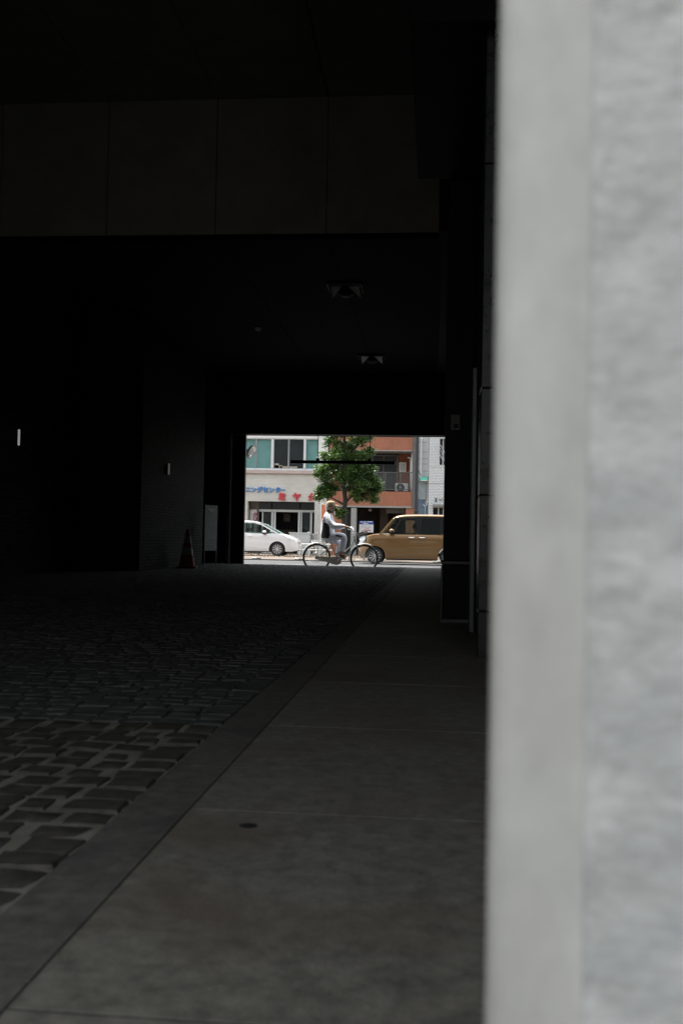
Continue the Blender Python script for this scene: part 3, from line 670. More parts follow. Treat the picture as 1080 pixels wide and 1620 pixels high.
# meter box, air conditioner, pipe
X1 = empty('meter_box', at(636.5, 746, YF+1.3), 'beige utility box on the red-brown wall above the air conditioner', 'utility box')
part('housing', m_plaster, X1, 631.2, 731.5, 642, 746.3, YF+1.2, .18)
part('door', mat('beige_door', (.45, .42, .38), .6), X1, 632.4, 733, 640.6, 745, YF+1.185, .02)
X2 = empty('air_conditioner', at(635, 777, YF+.5), 'white outdoor air conditioner with round black fan behind the railing', 'air conditioner')
part('housing', m_plaster, X2, 624.8, 764.4, 645, 777, YF+.4, .3)
c_ = at(633, 771.2, YF+.4); q = MB(); q.lathe([(.2, -.012), (.19, -.02), (.06, -.02)], c_, 'y'); q.build('fan_grille', m_darkin, X2)
q = MB(); q.lathe([(.06, -.03), (.05, -.035)], c_, 'y'); q.build('fan_hub', m_alu, X2)
for px in (627.5, 642): part('foot', m_brownm, X2, px-1, 777, px+1, 777.6, YF+.4, .3)
X3 = empty('drain_pipe', at(650, 777, YF+1.0), 'cream drain pipe with an elbow beside the brown pier', 'pipe')
a, b, c_ = at(644.5, 724, YF+.9), at(649.6, 724.3, YF+.9), at(649.2, 777, YF+.9); q = MB(); q.tube([a, b-Vector((.06, 0, 0)), b-Vector((0, 0, .06)), c_], .045); q.build('pipe', m_plaster, X3, smooth=50)
q = MB(); q.tube([b-Vector((0, 0, .7)), b-Vector((0, 0, .76))], .06); q.build('clip', m_alu, X3)
# poster
X4 = empty('parking_sign', at(578.5, 842, YF+.2), 'white notice board with a blue heading in the dark ground floor', 'sign')
part('board', mat('notice_white', (.68, .68, .68), .6), X4, 568, 829.5, 590.3, 842.2, YF+.2, .05)
part('heading', mat('notice_blue', (.02, .08, .3), .6), X4, 568, 824.2, 590.5, 829.4, YF+.19, .06)
q = MB()
for a_, b_, y_ in ((569.5, 574, 825.6), (575, 579, 825.6), (580.5, 589, 825.4), (574, 582.5, 827.9)): FB(q, a_, y_-.5, b_, y_+.6, YF+.185, .004)
q.build('heading_print', m_plaster, X4)
q = MB()
for a_, b_, y_ in ((571, 587, 832.2), (572, 586, 834.3)): FB(q, a_, y_-.3, b_, y_+.3, YF+.195, .004)
q.build('small_print', m_greyw, X4)
q = MB()
for a_, b_, y_ in ((576, 578, 837), (579, 583.5, 836.8), (576, 585, 839.4)): FB(q, a_, y_-.6, b_, y_+.6, YF+.193, .004)
q.build('red_print', m_red, X4)
for a_, b_ in ((572, 574), (584, 586)): part('corner_mark', m_darkin, X4, a_, 838.6, b_, 839.8, YF+.192, .004)
for px in (569, 589.5): part('leg', m_brownm, X4, px-.5, 842.3, px+.5, 878, YF+.22, .03)

# --- pole and narrow pale building and white-tiled building
PO_ = empty('utility_pole', (at(658.5, 800, 48.5).x, 48.5, ZP), 'dark upright utility pole at the corner of the orange building', 'pole')
xx = at(658.8, 760, 48.5).x
q = MB(); q.tube([(xx, 48.5, ZP-.05), (xx, 48.5, 8)], [.085, .07], n=14); q.build('shaft', m_dkpole, PO_, smooth=50)
a, b = at(661, 745, 48.5), at(665.6, 752, 48.5); q = MB(); q.tube([(xx, 48.5, a.z+.02), a, b], .02); q.build('bracket', m_dkpole, PO_)
q = MB(); q.bbox(xx-.1, xx+.1, 48.38, 48.62, 1.75, 2.1, r=.02); q.build('band', m_dkpole, PO_)
D = empty('narrow_pale_building', (at(668, 800, YF+1.5).x, YF+3, ZP), 'narrow pale building set back between the dark pole and white tiled wall', 'building')
part('siding', m_pale, D, 650, 640, 679, 796, YF+.45, 3)
for py in (699.5, 715, 725.5, 734, 745): part('siding_seam', m_greyw, D, 661, py-.25, 677, py+.25, YF+.43, .02)
part('lower_wall', m_slate, D, 655, 796.2, 679, 880, YF+.2, 1)
part('hood', m_slate, D, 661, 790, 669, 796.2, YF+.3, .15)
part('lean_panel', mat('grey_green_sheet', (.36, .42, .43), .6), D, 661, 760.5, 674, 790, YF+.3, .12)
part('corner_trim', m_plaster, D, 675.6, 690, 677.2, 796, YF+.3, .2)
V1 = empty('vent_pipe', at(665, 757, YF+.2), 'fat white pipe running up the pale narrow building', 'pipe')
a, b = at(664.8, 757, YF+.2), at(664.8, 695, YF+.2); q = MB(); q.tube([a, Vector((a.x, a.y, b.z))], .05); q.build('pipe', m_plaster, V1, smooth=50)
q = MB(); q.ball((a.x, a.y, b.z+.03), .09); q.build('cowl', m_plaster, V1, smooth=60)
V2 = empty('green_awning', at(670, 758, YF+.05), 'small rounded green awning on the pale narrow building', 'awning')
q = MB(); a, b = at(664.8, 757, YF+.2), at(676, 757, YF+.2)
n_ = 9; vs = [(x, YF+.3-.3*math.sin(t*math.pi/2/(n_-1)), a.z+.1-.2*(1-math.cos(t*math.pi/2/(n_-1)))) for t in range(n_) for x in (a.x, b.x)]
q.add(vs, [(2*i, 2*i+1, 2*i+3, 2*i+2) for i in range(n_-1)]+[tuple(range(0, 2*n_, 2)), tuple(range(1, 2*n_, 2))]); q.build('cloth', m_green, V2, smooth=50)
q = MB(); q.box(a.x, b.x, YF-.01, YF+.052, a.z-.13, a.z-.1); q.build('edge_bar', m_plaster, V2)
V3 = empty('curved_pipe', at(672, 803, YF+.05), 'short white looped pipe against the slate blue wall', 'pipe')
q = MB(); a = at(672.3, 799, YF+.12); q.tube([a+Vector((-.08, 0, .05)), a+Vector((-.07, 0, -.02)), a+Vector((0, 0, -.07)), a+Vector((.07, 0, -.02)), a+Vector((.09, 0, .3))], .025); q.build('pipe', m_plaster, V3, smooth=50)
q = MB(); q.tube([a+Vector((0, .0, -.05)), a+Vector((0, 0, -.6))], .012); q.build('stem', m_alu, V3)
G = empty('white_tiled_building', (at(720, 800, YF).x, YF+3, ZP), 'white tiled building at the far right with a barred window', 'building')
xa, xb = at(677.6, 760, YF).x, at(790, 760, YF).x
xw0, xw1 = at(695.2, 714, YF).x, at(712, 714, YF).x; zw1, zw0 = at(695, 694, YF).z, at(695, 735.5, YF).z; zg = at(690, 803, YF).z
xg0, xg1 = at(684.5, 810, YF).x, at(760, 810, YF).x; zg0 = at(690, 842, YF).z
g = MB(); g.box(xa, xw0, YF, YF+.3, zg, 8.8); g.box(xw1, xb, YF, YF+.3, zg, 8.8); g.box(xw0, xw1, YF, YF+.3, zw1, 8.8); g.box(xw0, xw1, YF, YF+.3, zg, zw0)
g.box(xa, xg0, YF, YF+.3, ZP, zg); g.box(xg0, xb, YF, YF+.3, ZP, zg0); g.box(xg1, xb, YF, YF+.3, zg0, zg); g.box(xa, xb, YF+.8, YF+7, ZP, 8.8); g.box(xa, xa+.01, YF+.3, YF+.8, ZP, 8.8)
g.build('tiled_wall', m_hex, G)
for py in (738.8, 764.8): c_ = at(690, py, YF); q = MB(); q.box(xa, xb, YF-.008, YF+.002, c_.z-.012, c_.z+.012); q.build('joint', m_greyw, G)
g = MB(); g.box(xg0, xg1, YF+.25, YF+.28, zg0, zg); w2 = g.build('window', m_glassd, G)
for px in (693, 701): c_ = at(px, 810, YF); q = MB(); q.box(c_.x-.03, c_.x+.03, YF+.2, YF+.24, zg0, zg); q.build('frame', m_alu, w2)
g = MB(); g.box(xw0, xw1, YF+.25, YF+.28, zw0, zw1); w2 = g.build('window', m_glassd, G)
q = MB(); c_ = at(700.5, 714, YF); q.box(c_.x-.03, c_.x+.03, YF+.2, YF+.24, zw0, zw1); q.build('frame', m_alu, w2)
g = MB(); c_ = at(690, 800, YF); q = MB(); q.box(xg0-.02, xb, YF-.25, YF, c_.z-.03, c_.z+.06)
for i in range(30): q.box(xg0+i*.11, xg0+i*.11+.04, YF-.27, YF-.251, c_.z-.03, c_.z+.06)
q.build('canopy', m_greyw, G)
q = MB()
for a_, b_, c1, d1 in ((687, 788.5, 691.5, 789.2), (687.5, 790.8, 691, 791.5), (688.8, 787.5, 689.6, 794), (687, 793, 691.5, 793.8), (693.2, 789.5, 696.6, 790.4), (695.4, 790.4, 696.4, 793.2), (697.6, 788.8, 701, 789.6), (698, 791.8, 701.2, 792.6)): FB(q, a_, b_, c1, d1, YF-.02, .02)
q.build('wall_lettering', m_dullsteel, G)
KB = empty('leaning_grille', at(699, 720, YF-.2), 'oval white wire grille tilted out from the barred window', 'grille')
cc = at(698.3, 716, YF-.15)
def ov(t, k): 
    u, w = .13*k*math.cos(t), .44*k*math.sin(t); a_ = rad(22); return (cc.x+u*math.cos(a_)+w*-math.sin(a_)*1, cc.y, cc.z+u*math.sin(a_)*-1*-1+w*math.cos(a_))
q = MB(); q.tube([ov(t*math.pi/12, 1) for t in range(24)], .014, n=6, closed=True); q.build('hoop', m_alu, KB)
q = MB()
for i in range(-3, 4):
    k = i*.22; t0 = math.asin(max(-1, min(1, k))); q.tube([ov(t0, 1), ov(math.pi-t0, 1)], .006, n=5)
q.tube([ov(math.pi/2, 1), ov(-math.pi/2, 1)], .008, n=5); q.tube([(cc.x, cc.y, cc.z), (cc.x+.1, YF+.24, cc.z)], .01, n=5); q.build('wires', m_alu, KB)
# low shrubs and debris strip at the foot of the far pavement
m_twig = mat('dry_twigs', (.12, .085, .05), .9, var=.4, scale=8)
q = MB(); rr = random.Random(3)
for i in range(2200):
    x = rr.uniform(-11, 2); y = rr.uniform(39.5, 46.5)
    if -16 < x < -5.6 and 41.5 < y < 43.8: continue
    z = ROAD+.05; s_ = rr.uniform(.02, .07); a_ = rr.uniform(0, 6.3)
    q.add([(x, y, z), (x+s_*math.cos(a_), y+s_*math.sin(a_), z+rr.uniform(.005, .05)), (x+s_*.4, y+.01, z+rr.uniform(.01, .08))], [(0, 1, 2)])
o = q.build('leaf_litter', m_twig); setp(o, kind='stuff')
for k, (px, lab) in enumerate(((404, 'white kerb marker with a black end nearest the left jamb'), (471, 'white kerb marker with a black end behind the rear bicycle wheel'), (690, 'white kerb marker with a black end seen under the brown car'))):
    a = at(px, 886.5, 35.6); e = empty('kerb_marker', (a.x, 35.62, ROAD+.052), lab, 'marker', 'small markers along the far kerb')
    q = MB(); q.bbox(a.x-.14, a.x+.03, 35.57, 35.67, ROAD+.053, ROAD+.11, r=.015); q.build('white_block', m_plaster, e)
    q = MB(); q.bbox(a.x+.035, a.x+.2, 35.58, 35.66, ROAD+.053, ROAD+.09, r=.01); q.build('black_block', m_darkin, e)

# ------------------------------------------------------------------ tree
YT = 38.0
T = empty('street_tree', (at(541, 870, YT).x, YT, ZP), 'leafy green street tree rising above the rider against the orange balconies', 'tree')
m_bark = mat('bark', (.045, .037, .032), .9, var=.35, scale=12, bump=.01, bscale=20)
def tp(px, py, dy=0): v = at(px, py, YT); return Vector((v.x, YT+dy, v.z))
q = MB(); base = tp(542, 868); base.z = ZP-.05
q.tube([base, tp(543, 845), tp(544.5, 815), tp(546, 790), tp(543, 765), tp(544, 735), tp(545, 690), tp(546, 650)], [.13, .105, .09, .085, .075, .06, .045, .03], n=12)
q.build('trunk', m_bark, T, smooth=60)
for br, rr_ in (([tp(546, 800), tp(538, 795, .1), tp(527, 789, .2), tp(515, 783, .2)], .05), ([tp(546, 795), tp(556, 785, -.1), tp(568, 780, -.2), tp(585, 778, -.3)], .06), ([tp(543, 772), tp(532, 752, -.2), tp(515, 738, -.3)], .05), ([tp(544, 760), tp(562, 745, .2), tp(582, 742, .3)], .05), ([tp(544, 740), tp(556, 715, .1), tp(572, 695, .1)], .045), ([tp(544, 730), tp(530, 705, .2), tp(520, 690, .2)], .04), ([tp(544, 770), tp(546, 745, .5), tp(548, 720, .8)], .04), ([tp(544, 770), tp(542, 745, -.5), tp(540, 720, -.8)], .04)):
    q = MB(); q.tube(br, [rr_*(1-.22*i) for i in range(len(br))], n=8); q.build('limb', m_bark, T, smooth=60)
def leafmat():
    m = mat('leaf', (.055, .105, .03), .4, var=.25, scale=1.2)
    n = m.node_tree.nodes; l = m.node_tree.links; b = n['Principled BSDF']
    src = b.inputs['Base Color'].links[0].from_socket
    gi = n.new('ShaderNodeNewGeometry'); mr = n.new('ShaderNodeMapRange'); mr.inputs[3].default_value = .35; mr.inputs[4].default_value = 2.3
    l.new(gi.outputs['Random Per Island'], mr.inputs[0]); vm = n.new('ShaderNodeVectorMath'); vm.operation = 'MULTIPLY'
    l.new(src, vm.inputs[0]); l.new(mr.outputs[0], vm.inputs[1]); l.new(vm.outputs[0], b.inputs['Base Color'])
    tr = n.new('ShaderNodeBsdfTranslucent'); tr.inputs[0].default_value = (.12, .22, .03, 1); mx = n.new('ShaderNodeMixShader'); mx.inputs[0].default_value = .25
    out = n['Material Output']; l.new(b.outputs[0], mx.inputs[1]); l.new(tr.outputs[0], mx.inputs[2]); l.new(mx.outputs[0], out.inputs[0])
    return m
m_leaf = leafmat()
rr = random.Random(11)
blobs = [(525, 697, 15, 0), (548, 700, 19, .3), (571, 697, 13, -.1), (545, 670, 24, 0), (522, 672, 14, .3), (568, 672, 15, .3), (515, 722, 11, .2), (532, 722, 15, -.3), (553, 722, 18, .2), (572, 722, 13, -.2), (506, 741, 9, 0), (518, 744, 14, -.3), (536, 743, 13, .3),
         (552, 748, 13, -.4), (569, 748, 17, .1), (583, 752, 12, 0), (592, 764, 11, 0), (575, 768, 12, -.3), (560, 768, 9, .4), (512, 757, 9, .1), (508, 778, 10, .1), (520, 781, 11, -.1), (503, 786, 8, .2), (531, 773, 5, 0), (576, 784, 10, .2), (591, 780, 9, 0), (565, 790, 6, .2), (592, 791, 5, 0),
         (530, 807, 6, 0), (541, 809, 4, -.2), (536, 815, 5, .1), (584, 712, 6, .1), (581, 688, 9, 0), (589, 739, 7, 0), (548, 772, 7, .5), (562, 783, 8, -.2), (572, 776, 9, .1), (558, 755, 12, .2), (540, 757, 10, -.4), (530, 735, 10, .1), (562, 737, 11, .3), (583, 772, 9, .2), (524, 770, 5, 0), (515, 768, 6, 0), (598, 772, 6, 0), (503, 750, 6, 0), (535, 650, 16, 0), (556, 650, 15, 0), (546, 635, 12, 0)]
q = MB()
for bx_, by_, br_, dy in blobs:
    c = tp(bx_, by_, dy); R_ = br_/41.5*1.02; n_ = int(300*R_**2*9)+90
    # each blob is several sprays of leaves round twig ends
    for k in range(int(n_/14)+3):
        d = Vector((rr.gauss(0, 1), rr.gauss(0, 1), rr.gauss(0, .85))); d.normalize(); cc_ = c+d*R_*rr.uniform(.35, .97)
        for j in range(22):
            p = cc_+Vector((rr.gauss(0, .075), rr.gauss(0, .075), rr.gauss(0, .055)))
            up = Vector((rr.gauss(0, .6), rr.gauss(0, .6), 1)).normalized(); a = up.orthogonal().normalized(); a.rotate(Matrix.Rotation(rr.uniform(0, 6.28), 3, up)); b_ = up.cross(a)
            L_ = rr.uniform(.085, .135); w_ = L_*.5
            q.add([p-a*L_/2, p+b_*w_/2-a*L_*.05, p+a*L_/2, p-b_*w_/2-a*L_*.05], [(0, 1, 2, 3)])
q.build('crown', m_leaf, T)
# ------------------------------------------------------------------ cars
m_tyre = mat('tyre_rubber', (.022, .022, .022), .8, var=.15)
m_rim = mat('wheel_silver', (.6, .61, .62), .35, metal=.5, var=.06)
m_trim = mat('black_trim', (.012, .012, .013), .6, spec=.25)
m_chrome = mat('chrome', (.8, .8, .8), .12, metal=1, var=.03)
m_lamp = mat('lamp_clear', (.6, .63, .65), .12, metal=.4, var=.1)
m_seat = mat('seat_cloth', (.05, .048, .045), .9)
g_front = glass('car_glass', (.82, .9, .88), .14)
g_dark = glass('car_privacy_glass', (.03, .04, .045), .35)
def interp(L, x):
    if x <= L[0][0]: return L[0][1]
    for (a, b), (c, d) in zip(L, L[1:]):
        if x <= c: return b+(d-b)*(x-a)/(c-a)
    return L[-1][1]
def smooth_list(L, n=6):
    """round the corners of a profile (Catmull-Rom)"""
    out = []
    for i in range(len(L)-1):
        p0, p1, p2, p3 = L[max(i-1, 0)], L[i], L[i+1], L[min(i+2, len(L)-1)]
        for k in range(n):
            t = k/n; f = [.5*((2*p1[j])+(-p0[j]+p2[j])*t+(2*p0[j]-5*p1[j]+4*p2[j]-p3[j])*t*t+(-p0[j]+3*p1[j]-3*p2[j]+p3[j])*t**3) for j in (0, 1)]
            if out and f[0] <= out[-1][0]: f[0] = out[-1][0]+1e-4
            out.append(tuple(f))
    out.append(L[-1]); return out
def car(name, label, loc, s, K, paint):
    """K: profile tables measured from the nose; s = +1 nose towards -x, -1 nose towards +x; loc = nose, centre line, ground"""
    e = empty(name, loc, label, 'car'); X0, Yc, Z0 = loc
    T = lambda x, y, z: (X0+s*x, Yc+y, Z0+z)
    w, L, zs = K['w'], K['L'], K['sill']; zt = smooth_list(K['zt']); ra = K['r']+.055
    def W(x):
        a = max(0, 1-x/.55); b = max(0, 1-(L-x)/.4); return w*(1-.34*a**2.4-.2*b**2.4)
    def zbot(x):
        z = zs+(.06*max(0, 1-x/.25))+(.08*max(0, 1-(L-x)/.3))
        for xc in (K['xf'], K['xr']):
            d = abs(x-xc)
            if d < ra: z = max(z, K['r']+math.sqrt(ra*ra-d*d)*.97)
        return z
    xs = sorted(set([round(i*L/90, 4) for i in range(91)]+[round(c+ra*math.cos(t*math.pi/20), 4) for c in (K['xf'], K['xr']) for t in range(21)]+[c+sg*(ra+.003) for c in (K['xf'], K['xr']) for sg in (-1, 1)]+[.01, .03]))
    xs = [x for x in xs if 0 <= x <= L]
    prof = [(0, .965), (.1, .985), (.22, .99), (.36, 1.0), (.5, 1.0), (.62, .985), (.74, .988), (.86, .975), (.94, .95), (.985, .9), (1, .84)]
    def ring(x):
        zb, ztop = zbot(x), interp(zt, x); ww = W(x); side = []
        for t, k in prof:
            z = zb+(ztop-zb)*t; zn = (z-zs)/max(.2, ztop-zs); kk = interp(prof, zn) if t < .9 else k
            side.append((ww*kk, z))
        return [(-.0, zb)]+[(-y, z) for y, z in side]+[(0, ztop+.012)]+[(y, z) for y, z in side[::-1]]+[(ww*.5, zb)]
    q = MB(); rings = [ring(x) for x in xs]; n = len(rings[0]); vs = [T(x, y, z) for x, r in zip(xs, rings) for y, z in r]
    np_ = len(prof)
    for i in range(len(xs)-1):
        for k in range(n):
            bottom = k == 0 or k >= n-2
            q.k = 1 if bottom else 0
            q.add([], []); b0 = i*n
            q.f.append((b0+k, b0+(k+1) % n, b0+n+(k+1) % n, b0+n+k)); q.mi.append(q.k)
    q.v = vs; q.k = 0; q.f += [tuple(range(n)), tuple((len(xs)-1)*n+k for k in range(n))]; q.mi += [0, 0]
    q.build('body', [paint, m_trim], e, smooth=38)
    # sill strip and bumper lip
    q = MB(); a, b = K['xf']+ra+.02, K['xr']-ra-.02
    for sg in (-1, 1):
        y0, y1 = sorted((sg*(w*.955), sg*(w*.9))); c0, c1 = sorted((T(a, 0, 0)[0], T(b, 0, 0)[0])); q.bbox(c0, c1, Yc+y0, Yc+y1, Z0+zs-.05, Z0+zs+.01, r=.01)
    q.build('sill_trim', m_trim, e)
    # greenhouse
    rf = smooth_list(K['roof'], 5); Wg, Wr = w*.93, w*.80; zbelt = K['belt']; zr = max(z for _, z in rf)
    def yp(z): return Wg+(Wr-Wg)*min(1, max(0, (z-zbelt)/(zr-zbelt)))
    q = MB(); i0 = [i for i, (x, z) in enumerate(rf) if z > zbelt+(zr-zbelt)*K.get('rcut', .80)]
    sub = rf[i0[0]:i0[-1]+1]; sec = [(-1, -.03), (-1.0, .0), (-.96, .025), (-.8, .045), (-.4, .058), (0, .062), (.4, .058), (.8, .045), (.96, .025), (1, 0), (1, -.03)]
    vs = [T(x, yp(z)*a, z-.045+b) for x, z in sub for a, b in sec]+[T(x, yp(z)*a*.97, z-.08) for x, z in sub for a, b in sec]; m_ = len(sec); N_ = len(sub)
    fs = [(i*m_+k, i*m_+k+1, (i+1)*m_+k+1, (i+1)*m_+k) for i in range(N_-1) for k in range(m_-1)]; o_ = N_*m_
    fs += [tuple(o_+j for j in f) for f in fs]
    fs += [(k, k+1, o_+k+1, o_+k) for k in range(m_-1)]+[((N_-1)*m_+k, (N_-1)*m_+k+1, o_+(N_-1)*m_+k+1, o_+(N_-1)*m_+k) for k in range(m_-1)]
    fs += [(i*m_+k, (i+1)*m_+k, o_+(i+1)*m_+k, o_+i*m_+k) for i in range(N_-1) for k in (0, m_-1)]
    q.add(vs, fs); q.build('roof', paint, e, smooth=45)
    (xa, za), (xb, zb_) = rf[0], sub[0]; (xc_, zc_), (xd, zd) = rf[-1], sub[-1]
    def pane(name, m, P4, th=.006):
        q = MB(); q.add([T(*p) for p in P4]+[T(p[0], p[1], p[2]-th*1.5) for p in P4], [(0, 1, 2, 3), (7, 6, 5, 4), (0, 1, 5, 4), (1, 2, 6, 5), (2, 3, 7, 6), (3, 0, 4, 7)]); return q.build(name, m, e)
    ws = pane('windshield', g_front, [(xa, -yp(za)*.97, za), (xb, -yp(zb_)*.95, zb_-.02), (xb, yp(zb_)*.95, zb_-.02), (xa, yp(za)*.97, za)])
    pane('rear_window', g_dark, [(xc_, -yp(zc_)*.9, zc_), (xd, -yp(zd)*.95, zd-.02), (xd, yp(zd)*.95, zd-.02), (xc_, yp(zc_)*.9, zc_)])
    for pts, mm in K['pillars']:
        for sg in (-1, 1):
            q = MB(); nn = len(pts)
            vo = [T(x, sg*(yp(z)+.004), z) for x, z in pts]; vi = [T(x, sg*(yp(z)-.05), z) for x, z in pts]
            q.add(vo+vi, [tuple(range(nn)), tuple(range(2*nn-1, nn-1, -1))]+[(i, i+nn, (i+1) % nn+nn, (i+1) % nn) for i in range(nn)]); q.build('pillar', paint if mm == 'p' else m_trim, e)
    for pts, mm in K['panes']:
        for sg in (-1, 1):
            q = MB(); nn = len(pts)
            vo = [T(x, sg*(yp(z)-.008), z) for x, z in pts]; vi = [T(x, sg*(yp(z)-.013), z) for x, z in pts]
            q.add(vo+vi, [tuple(range(nn)), tuple(range(2*nn-1, nn-1, -1))]+[(i, i+nn, (i+1) % nn+nn, (i+1) % nn) for i in range(nn)]); q.build('side_window', g_front if mm == 'c' else g_dark, e)
    # doors as thin skins 5 mm proud, gaps between them
    for j, (da, db) in enumerate(K['doors']):
        for sg in (-1, 1):
            q = MB(); xx_ = [da+.006+(db-da-.012)*i/14 for i in range(15)]; zz_ = [zs+.03+(zbelt-.05-zs)*k/14 for k in range(15)]
            def yy(x, z):
                ztop = interp(zt, x); kk = interp(prof, (z-zs)/(ztop-zs)); crease = .012*math.exp(-((z-zs-.12-.1*max(0, (x-da))/1.2)/.035)**2); return W(x)*kk+.005+crease
            vo = []; vi = []; ok = []
            for x in xx_:
                for z in zz_:
                    z2 = max(z, zbot(x)+.012) if zbot(x) > zs+.02 else z; vo.append(T(x, sg*yy(x, z2), z2)); vi.append(T(x, sg*(yy(x, z2)-.012), z2))
            m1 = len(vo); fs = [(i*15+k, i*15+k+1, (i+1)*15+k+1, (i+1)*15+k) for i in range(14) for k in range(14)]
            ed = [i*15 for i in range(15)]; ed2 = [i*15+14 for i in range(15)]; e3 = list(range(15)); e4 = list(range(14*15, 225))
            for E_ in (ed, ed2, e3, e4): fs += [(a_, b_, b_+m1, a_+m1) for a_, b_ in zip(E_, E_[1:])]
            q.add(vo+vi, fs); d_ = q.build('door', paint, e, smooth=50)
            hx, hz = K['handles'][j]; q = MB(); y_ = sg*(W(hx)*.99+.012); x0_, x1_ = sorted((T(hx-.1, 0, 0)[0], T(hx+.1, 0, 0)[0])); y0_, y1_ = sorted((Yc+y_, Yc+y_+sg*.025)); q.bbox(x0_, x1_, y0_, y1_, Z0+hz-.015, Z0+hz+.018, r=.008)
            xm = (x0_+x1_)/2; q.bbox(xm-.035, xm+.035, y0_, y1_, Z0+hz-.035, Z0+hz-.0155, r=.005)
            q.build('handle', m_chrome if K.get('chrome') else paint, d_)
            q = MB(); x0_, x1_ = sorted((T(da+.03, 0, 0)[0], T(db-.03, 0, 0)[0])); zbm = zbelt+.004; y0_, y1_ = sorted((Yc+sg*(yp(zbelt)-.02), Yc+sg*(yp(zbelt)+.012))); q.box(x0_, x1_, y0_, y1_, Z0+zbm-.02, Z0+zbm+.004); q.build('belt_trim', m_trim, d_)
    # wheels
    for xc in (K['xf'], K['xr']):
        for sg in (-1, 1):
            yo = sg*(w-.02); r = K['r']; wt = .17
            we = MB(); Hh = [(-wt/2, r*.80), (-wt/2, r*.93), (-wt*.38, r*.985), (0, r), (wt*.38, r*.985), (wt/2, r*.93), (wt/2, r*.80)]
            cc = T(xc, 0, r); c3 = (cc[0], Yc+yo-sg*wt/2, cc[2])
            we.lathe([(b, a) for a, b in Hh]+[(r*.68, wt/2-.01), (r*.68, -wt/2+.01), (r*.8, -wt/2)], c3, 'y', n=36, cap=False); ty = we.build('wheel', m_tyre, e, smooth=40)
            q = MB(); yf = sg*(wt/2-.015)
            q.lathe([(r*.76, yf-sg*.0), (r*.74, yf+sg*.006), (r*.66, yf+sg*.004), (r*.655, yf-sg*.05)], c3, 'y', n=36, cap=False)
            ns = K['spokes']
            for k in range(ns):
                a_ = 2*math.pi*k/ns+.2; da_ = math.pi/ns*.52
                pp = [(r*.12, a_-da_*1.6), (r*.67, a_-da_*.75), (r*.67, a_+da_*.75), (r*.12, a_+da_*1.6)]
                q.add([(c3[0]+R_*math.cos(t), c3[1]+yf-sg*.006-sg*d_*.012, c3[2]+R_*math.sin(t)) for d_ in (0, 1) for R_, t in pp], [(0, 1, 2, 3), (7, 6, 5, 4), (0, 1, 5, 4), (1, 2, 6, 5), (2, 3, 7, 6), (3, 0, 4, 7)])
            q.lathe([(r*.2, yf-sg*.012), (r*.19, yf), (r*.1, yf+sg*.004), (.004, yf+sg*.004)], c3, 'y', n=20); q.build('rim', m_rim, ty, smooth=35)
            q = MB(); q.lathe([(r*.67, yf-sg*.055), (.01, yf-sg*.05)], c3, 'y', n=28); q.build('brake_disc', m_trim, ty)
    # lights, mirrors, grille, plate, seats
    for sg in (-1, 1):
        q = MB(); hl = K['headlight']; nn = len(hl)
        vo = [T(x, sg*(W(x)*yk+.006), z) for x, z, yk in hl]; vi = [T(x+.02, sg*(W(x)*yk-.05), z) for x, z, yk in hl]
        q.add(vo+vi, [tuple(range(nn)), tuple(range(2*nn-1, nn-1, -1))]+[(i, i+nn, (i+1) % nn+nn, (i+1) % nn) for i in range(nn)]); q.build('headlight', m_lamp, e)
        mx_, mz_ = K['mirror']; c = T(mx_, sg*(w+.07), mz_); q = MB(); q.ball(c, .09, .085, .062); mo = q.build('wing_mirror', paint, e, smooth=60)
        q = MB(); q.tube([T(mx_, sg*(w+.06), mz_-.055), T(mx_-.02, sg*(w*.93), mz_-.1)], .035); q.ball(T(mx_+.02, sg*(w+.06), mz_-.07), .075, .07, .05); q.build('mirror_foot', m_trim, mo, smooth=60)
        q = MB(); c = T(L-.03, sg*w*.72, K['belt']-.15); q.bbox(c[0]-.05, c[0]+.05, c[1]-.07, c[1]+.07, c[2]-.12, c[2]+.12, r=.02); q.build('tail_light', mat('tail_red', (.4, .02, .02), .2), e)
    for gx, gy, gz, gw, gh, nm in K['nose']:
        q = MB(); c = T(gx, gy, gz); q.bbox(c[0]-.02, c[0]+.02, c[1]-gw/2, c[1]+gw/2, c[2]-gh/2, c[2]+gh/2, r=.008); q.build(nm, m_trim if nm != 'number_plate' else m_plaster, e)
    for sx in K['seats']:
        for sg in (-1, 1):
            q = MB(); c = T(sx, sg*.34, 0); q.bbox(c[0]-.24, c[0]+.24, c[1]-.22, c[1]+.22, Z0+.45, Z0+.62, r=.04); q.build('seat', m_seat, e)
            q = MB(); c = T(sx+.26, sg*.34, 0); q.bbox(c[0]-.07, c[0]+.07, c[1]-.21, c[1]+.21, Z0+.58, Z0+zbelt+.05, r=.04); q.bbox(c[0]-.04, c[0]+.04, c[1]-.11, c[1]+.11, Z0+zbelt+.07, Z0+zbelt+.24, r=.03); q.build('seat_back', m_seat, e)
    c = T(K['seats'][0]-.42, .34*K.get('wheelside', 1), zbelt-.03)
    q = MB(); disc_pts = [(c[0]+s*.06*math.sin(t)*1, c[1]+.17*math.cos(t), c[2]+.17*math.sin(t)) for t in [2*math.pi*i/20 for i in range(20)]]; q.tube(disc_pts, .014, n=6, closed=True); q.tube([c, (c[0]-s*.25, c[1], c[2]-.12)], .03); q.tube([disc_pts[0], disc_pts[10]], .018); q.build('steering_wheel', m_trim, e)
    x0_, x1_ = sorted((T(.95, 0, 0)[0], T(L-.3, 0, 0)[0])); q = MB(); q.box(x0_, x1_, Yc-w*.8, Yc+w*.8, Z0+.3, Z0+.4); q.build('cabin_floor', m_seat, e)
    return e
m_tan = mat('bronze_paint', (.27, .152, .058), .3, metal=.4, var=.05, scale=2, coat=.8)
